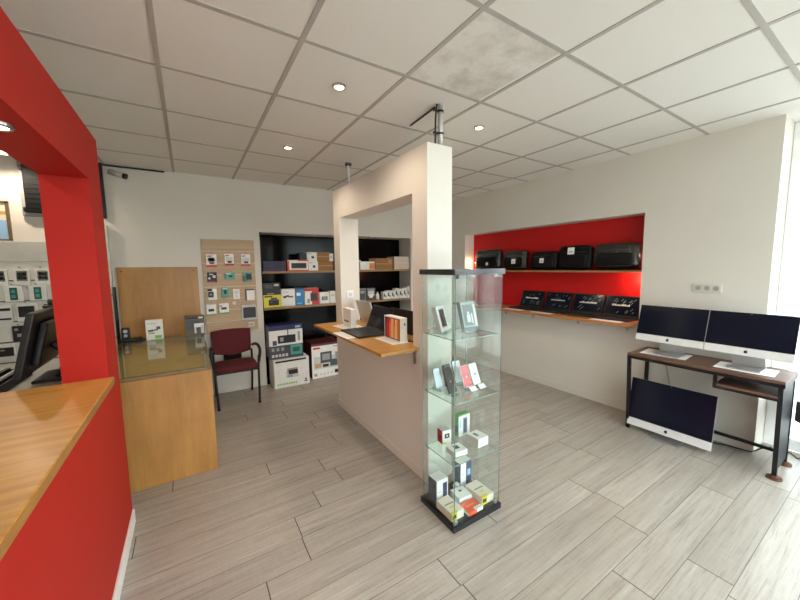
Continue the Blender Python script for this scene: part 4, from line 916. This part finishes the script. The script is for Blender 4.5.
def all_in_one(label, loc, rz, w, h, chin, tilt, neck, foot_w, foot_d, group, lift):
    """silver all-in-one computer: screen faces local -y, loc at the centre of its foot"""
    t = thing('desktop_computer', label, 'computer', loc, rz, group)
    Mt = Matrix.Translation((0, -foot_d * 0.28, lift)) @ Matrix.Rotation(math.radians(-tilt), 4, 'X')
    b = MB(); b.box(-w / 2, 0, 0, w / 2, 0.012, h, 0, 0.004, Mt); b.box(-w * 0.40, 0.010, h * 0.18, w * 0.40, 0.032, h * 0.9, 0, 0.012, Mt); b.build('housing', P('silver_shell', (206, 208, 210), 0.35, 0.5), t)
    b = MB(); b.box(-w / 2 + 0.001, -0.0012, chin, w / 2 - 0.001, 0.001, h - 0.001, 0, 0.0004, Mt); b.build('screen', screen_off, t)
    b = MB(); b.box(-w / 2 + 0.001, -0.001, 0.001, w / 2 - 0.001, 0.001, chin - 0.001, 0, 0.0004, Mt); chin_o = b.build('chin', P('silver_chin', (222, 222, 220), 0.4, 0.2), t)
    # bitten-apple mark
    b = MB(); r = chin * 0.20; cz = chin * 0.50; pts = []
    for k in range(28):
        a = 2 * PI * k / 28; px, pz = r * 0.92 * math.cos(a), r * math.sin(a)
        pz -= 0.16 * r * math.exp(-(px / (0.25 * r)) ** 2) * (1 if pz > 0 else -1)
        d2 = math.hypot(px - 1.05 * r, pz - 0.1 * r)
        if d2 < 0.42 * r: px -= (0.42 * r - d2)
        pts.append((px, cz + pz))
    Mp = Mt @ Matrix.Rotation(PI / 2, 4, 'X')
    b.prism([(x, z) for x, z in pts], 0.0009, 0.0018, 0, Mp)
    lf = [(0.0, 1.12), (0.12, 1.12), (0.34, 1.36), (0.36, 1.62), (0.22, 1.58), (0.04, 1.38)]
    b.prism([(x * r, cz + z * r) for x, z in lf], 0.0009, 0.0018, 0, Mp)
    b.build('logo', blk_p, chin_o)
    b = MB(); b.cyl(Mt @ Vector((0, -0.0012, h - 0.010)), Mt @ Vector((0, -0.0016, h - 0.010)), 0.003); b.build('webcam', gry_p, t)
    b = MB(); b.box(-foot_w / 2, -foot_d / 2, 0, foot_w / 2, foot_d / 2, 0.008, 0, 0.003)
    top = Mt @ Vector((0, 0.03, neck))
    b.hexa([(-foot_w / 2, foot_d / 2 - 0.012, 0.006), (foot_w / 2, foot_d / 2 - 0.012, 0.006), (foot_w / 2, foot_d / 2, 0.006), (-foot_w / 2, foot_d / 2, 0.006)], [(-foot_w * 0.42, top.y, top.z), (foot_w * 0.42, top.y, top.z), (foot_w * 0.42, top.y + 0.012, top.z), (-foot_w * 0.42, top.y + 0.012, top.z)])
    b.build('stand', silver, t)
    return t
G = 'silver all-in-one computers around the console desk'
all_in_one('silver all-in-one computer on the left half of the desk', (3.60, 1.195, DZ + 0.0015), -PI / 2, 0.495, 0.335, 0.062, 16, 0.17, 0.19, 0.17, G, 0.107)
all_in_one('silver all-in-one computer on the desk end nearest the window', (3.60, 0.700, DZ + 0.0015), -PI / 2, 0.488, 0.335, 0.062, 16, 0.17, 0.19, 0.17, G, 0.107)
all_in_one('larger silver all-in-one computer standing on the floor under the desk', (3.50, 1.125, 0), -PI / 2 + 0.015, 0.605, 0.445, 0.07, 9, 0.22, 0.21, 0.20, G, 0.048)
sheet('white sheet under the left desk computer', 3.62, 1.22, DZ, 0.33, 0.24, -PI / 2 + 0.08, 'price sheets on the desk')
sheet('white sheet under the desk computer nearest the window', 3.60, 0.70, DZ, 0.33, 0.24, -PI / 2 + 0.05, 'price sheets on the desk')
b = MB(); b.tube([(3.805, 1.29, 0.70), (3.815, 1.27, 0.56), (3.81, 1.22, 0.35), (3.80, 1.15, 0.12), (3.79, 1.1, 0.006)], 0.005)
o = b.build('power_cable', P('beige_cord', (168, 150, 134), 0.5)); tag(o, 'beige cord hanging behind the desk on the right wall', 'cord')
b = MB(); b.tube([(3.62, 1.02, 0.006), (3.70, 0.93, 0.006), (3.77, 0.85, 0.006), (3.80, 0.74, 0.006), (3.79, 0.66, 0.02), (3.785, 0.60, 0.078), (3.785, 0.55, 0.105)], 0.005)
o = b.build('power_cable', blk_plastic); tag(o, 'black cord on the floor from the lower computer', 'cord')

# black stool at the window, only its edge in view
t = thing('stool', 'black seat at the right photo edge by the window', 'stool', (4.0, 0.36, 0))
b = MB(); b.prism([(-0.12, 0.50), (0.10, 0.50), (0.10, 0.35), (-0.0, 0.30), (-0.08, 0.38), (-0.12, 0.44)], -0.16, 0.16, 0, Matrix.Rotation(PI / 2, 4, 'Z') @ Matrix.Rotation(PI / 2, 4, 'X')); b.build('seat', blk_plastic, t)
b = MB(); b.cyl((0, -0.05, 0.03), (0, -0.05, 0.32), 0.02); b.build('leg', blk_steel, t)
b = MB(); b.cyl((0, -0.05, 0), (0, -0.05, 0.03), 0.10, 0, 28); b.build('base', blk_steel, t)
b = MB(); b.tube([(4.07, 0.52, 0.006), (4.03, 0.47, 0.006), (3.98, 0.44, 0.006), (4.02, 0.43, 0.006), (4.08, 0.42, 0.006)], 0.004)
o = b.build('power_cable', blk_plastic); tag(o, 'thin dark cord on the floor at the window', 'cord')

# parked car across the street, mirrored in the glass case
t = thing('car', 'pale hatchback parked across the street, mirrored in the case', 'car', (11.1, -10.3, -0.06), math.radians(32))
prof = [(-2.0, 0.35), (-2.05, 0.75), (-1.95, 0.95), (-1.35, 1.40), (0.35, 1.45), (1.05, 0.98), (1.9, 0.85), (2.05, 0.6), (2.0, 0.3)]
Mx = Matrix.Rotation(PI / 2, 4, 'X')
b = MB(); b.prism(prof, -0.85, 0.85, 0, Mx); o = b.build('body', P('pale_car_paint', (214, 206, 202), 0.25, 0.2), t); bv = o.modifiers.new('round', 'BEVEL'); bv.width = 0.06; bv.segments = 3
b = MB(); b.prism([(-1.6, 0.98), (-1.25, 1.32), (-0.45, 1.36), (-0.45, 0.98)], -0.862, 0.862, 0, Mx); b.prism([(-0.38, 0.98), (-0.38, 1.36), (0.3, 1.37), (0.85, 0.98)], -0.862, 0.862, 0, Mx); b.build('side_window', P('tinted_car_glass', (40, 46, 50), 0.1), t)
for x in (-1.3, 1.3):
    for y in (-0.80, 0.80):
        w = MB().cyl((x, y - 0.1, 0.31), (x, y + 0.1, 0.31), 0.31, 0, 28).build('wheel', P('tyre_rubber', (30, 30, 30), 0.8), t)
        MB().cyl((x, y - 0.105, 0.31), (x, y + 0.105, 0.31), 0.19, 0, 20).build('rim', silver, w)

t = thing('street_post', 'red post standing outside on the paving, mirrored in the case', 'post', (5.95, -2.95, -0.06))
MB().cyl((0, 0, 0), (0, 0, 2.6), 0.075, 0, 24).build('shaft', P('red_post_paint', (206, 40, 34), 0.4), t)
MB().cyl((0, 0, 0), (0, 0, 0.03), 0.14, 0, 24).build('base', blk_steel, t)

# ------------------------------------------------------------------ lamps
warm = (255, 214, 160)
def spot(name, loc, power, size=2.2, blend=0.6, rot=(0, 0, 0), col=(1.0, 0.84, 0.66), r=0.03):
    l = bpy.data.lights.new(name, 'SPOT'); l.energy = power; l.spot_size = size; l.spot_blend = blend; l.color = col; l.shadow_soft_size = r
    o = bpy.data.objects.new(name, l); o.location = loc; o.rotation_euler = rot; COL.objects.link(o); return o
def downlight(label, x, y, z=H, r=0.040, power=28, group='recessed downlights', size=2.4):
    t = thing('downlight', label, 'ceiling light', (x, y, z), 0, group)
    b = MB()
    for k in range(28):
        a0, a1 = 2 * PI * k / 28, 2 * PI * (k + 1) / 28
        pr = [(r * 0.72, -0.001), (r * 0.72, -0.010), (r * 0.85, -0.013), (r, -0.008), (r * 1.02, 0.0)]
        for i in range(len(pr) - 1):
            (ra, za), (rb, zb_) = pr[i], pr[i + 1]
            f = b.bm.faces.new([b.bm.verts.new(v) for v in ((ra * math.cos(a0), ra * math.sin(a0), za), (ra * math.cos(a1), ra * math.sin(a1), za), (rb * math.cos(a1), rb * math.sin(a1), zb_), (rb * math.cos(a0), rb * math.sin(a0), zb_))]); f.smooth = True
    b.build('trim_ring', chrome, t)
    b = MB(); b.cyl((0, 0, -0.008), (0, 0, -0.001), r * 0.72, 0, 24); b.build('lamp', EMIT('warm_lamp', (255, 226, 186), 14.0), t)
    o = spot('downlight_beam', (0, 0, -0.02), power, size); o.parent = t
    return t
downlight('ceiling downlight nearest the camera, above the wood floor', 0.845, 1.997, group='ceiling downlights')
downlight('ceiling downlight further back, before the back wall', 0.84, 3.198, group='ceiling downlights')
downlight('ceiling downlight right of the divider pole', 2.021, 1.994, group='ceiling downlights')
downlight('added ceiling downlight, unseen behind the divider top', 2.021, 3.198, group='ceiling downlights')  # unseen lamp, added to light the region behind the divider
downlight('soffit downlight under the red beam', -0.468, 1.56, 2.005, 0.04, 7, 'red beam downlights')
t = downlight('bright ceiling lamp at the left photo edge under the red beam', -1.275, 4.36, 2.585, 0.085, 30, 'back office downlights', 2.8)
MB().cyl((0, 0, 0), (0, 0, H - 2.585), 0.085, 0, 28).build('housing', white_plastic, t)
downlight('ceiling downlight hidden above the wooden countertop', -1.2, 1.9, H, 0.06, 22, 'back office downlights', 2.8)
downlight('niche downlight over the stacked white boxes', 1.56, YB + 0.12, NZ, 0.022, 5, 'black niche downlights', 1.7)
downlight('niche downlight over the orange-ended carton', 2.48, YB + 0.12, NZ, 0.022, 5, 'black niche downlights', 1.7)
def jamb_light(label, y, z, s, power):
    t = thing('spotlight', label, 'spotlight', (XR + 0.09, y, z), 0, 'red niche spotlights')
    b = MB(); b.cyl((0, 0, 0), (0, s * 0.012, 0), 0.022, 0, 20); b.build('housing', chrome, t)
    b = MB(); b.cyl((0, s * 0.012, 0), (0, s * 0.016, 0), 0.014, 0, 16); b.build('lamp', EMIT('warm_lamp', (255, 226, 186), 14.0), t)
    l = bpy.data.lights.new('spotlight_bulb', 'POINT'); l.energy = power; l.color = (1.0, 0.72, 0.45); l.shadow_soft_size = 0.02
    o = bpy.data.objects.new('spotlight_bulb', l); o.location = (0, s * 0.06, 0); o.parent = t; COL.objects.link(o)
jamb_light('small spotlight on the far end of the red niche', RY1, 1.60, -1, 1.3)
jamb_light('small spotlight by the large film-wrapped bag', RY0, 1.64, 1, 2.5)
jamb_light('small spotlight below the shelf at red niche near end', RY0, 1.40, 1, 5.0)

# ------------------------------------------------------------------ daylight
w = bpy.data.worlds.new('overcast_sky'); SC.world = w; w.use_nodes = True
nt = w.node_tree; nt.nodes.clear()
out = nt.nodes.new('ShaderNodeOutputWorld'); bg = nt.nodes.new('ShaderNodeBackground')
tc = nt.nodes.new('ShaderNodeTexCoord'); sp = nt.nodes.new('ShaderNodeSeparateXYZ'); rp = nt.nodes.new('ShaderNodeValToRGB')
nt.links.new(tc.outputs['Generated'], sp.inputs[0]); nt.links.new(sp.outputs[2], rp.inputs[0])
rp.color_ramp.elements[0].position = 0.0; rp.color_ramp.elements[0].color = (0.80, 0.84, 0.86, 1)
rp.color_ramp.elements[1].position = 0.6; rp.color_ramp.elements[1].color = (0.86, 0.95, 1.0, 1)
nt.links.new(rp.outputs[0], bg.inputs[0]); bg.inputs[1].default_value = 8.4; nt.links.new(bg.outputs[0], out.inputs[0])
def portal(name, loc, rot, sx, sy):
    l = bpy.data.lights.new(name, 'AREA'); l.shape = 'RECTANGLE'; l.size = sx; l.size_y = sy; l.cycles.is_portal = True
    o = bpy.data.objects.new(name, l); o.location = loc; o.rotation_euler = rot; COL.objects.link(o)
portal('sky_portal_side', (XG + 0.10, (YF + YE) / 2, H / 2), (0, PI / 2, 0), H, YE - YF)
portal('sky_portal_front', ((XG - 0.9) / 2, YF - 0.12, 1.3), (PI / 2, 0, PI), XG + 0.9, 2.4)

# ------------------------------------------------------------------ camera
cam = bpy.data.cameras.new('camera'); co = bpy.data.objects.new('camera', cam); COL.objects.link(co)
F = 333.65; cam.sensor_width = 36.0; cam.sensor_fit = 'HORIZONTAL'; cam.lens = F / 800 * 36.0; cam.clip_start = 0.02
yaw, pitch, roll = 0.5637, 0.0996, 0.0124
cy, sy, cp, spn = math.cos(yaw), math.sin(yaw), math.cos(pitch), math.sin(pitch)
r = Vector((cy, -sy, 0)); f = Vector((sy * cp, cy * cp, -spn)); d = f.cross(r)
r2 = r * math.cos(roll) + d * math.sin(roll); d2 = -r * math.sin(roll) + d * math.cos(roll)
Mc = Matrix(((r2.x, -d2.x, -f.x, 0), (r2.y, -d2.y, -f.y, 0), (r2.z, -d2.z, -f.z, 1.555), (0, 0, 0, 1)))
co.matrix_world = Mc
SC.camera = co

SC.view_settings.view_transform = 'Standard'; SC.view_settings.look = 'None'; SC.view_settings.gamma = 1.0
SC.view_settings.use_curve_mapping = False; SC.view_settings.exposure = 0.04
cy_ = SC.cycles
cy_.max_bounces = 12; cy_.diffuse_bounces = 6; cy_.glossy_bounces = 5; cy_.transparent_max_bounces = 24; cy_.transmission_bounces = 6
cy_.sample_clamp_indirect = 6.0; cy_.caustics_reflective = False; cy_.caustics_refractive = False
cy_.use_denoising = True
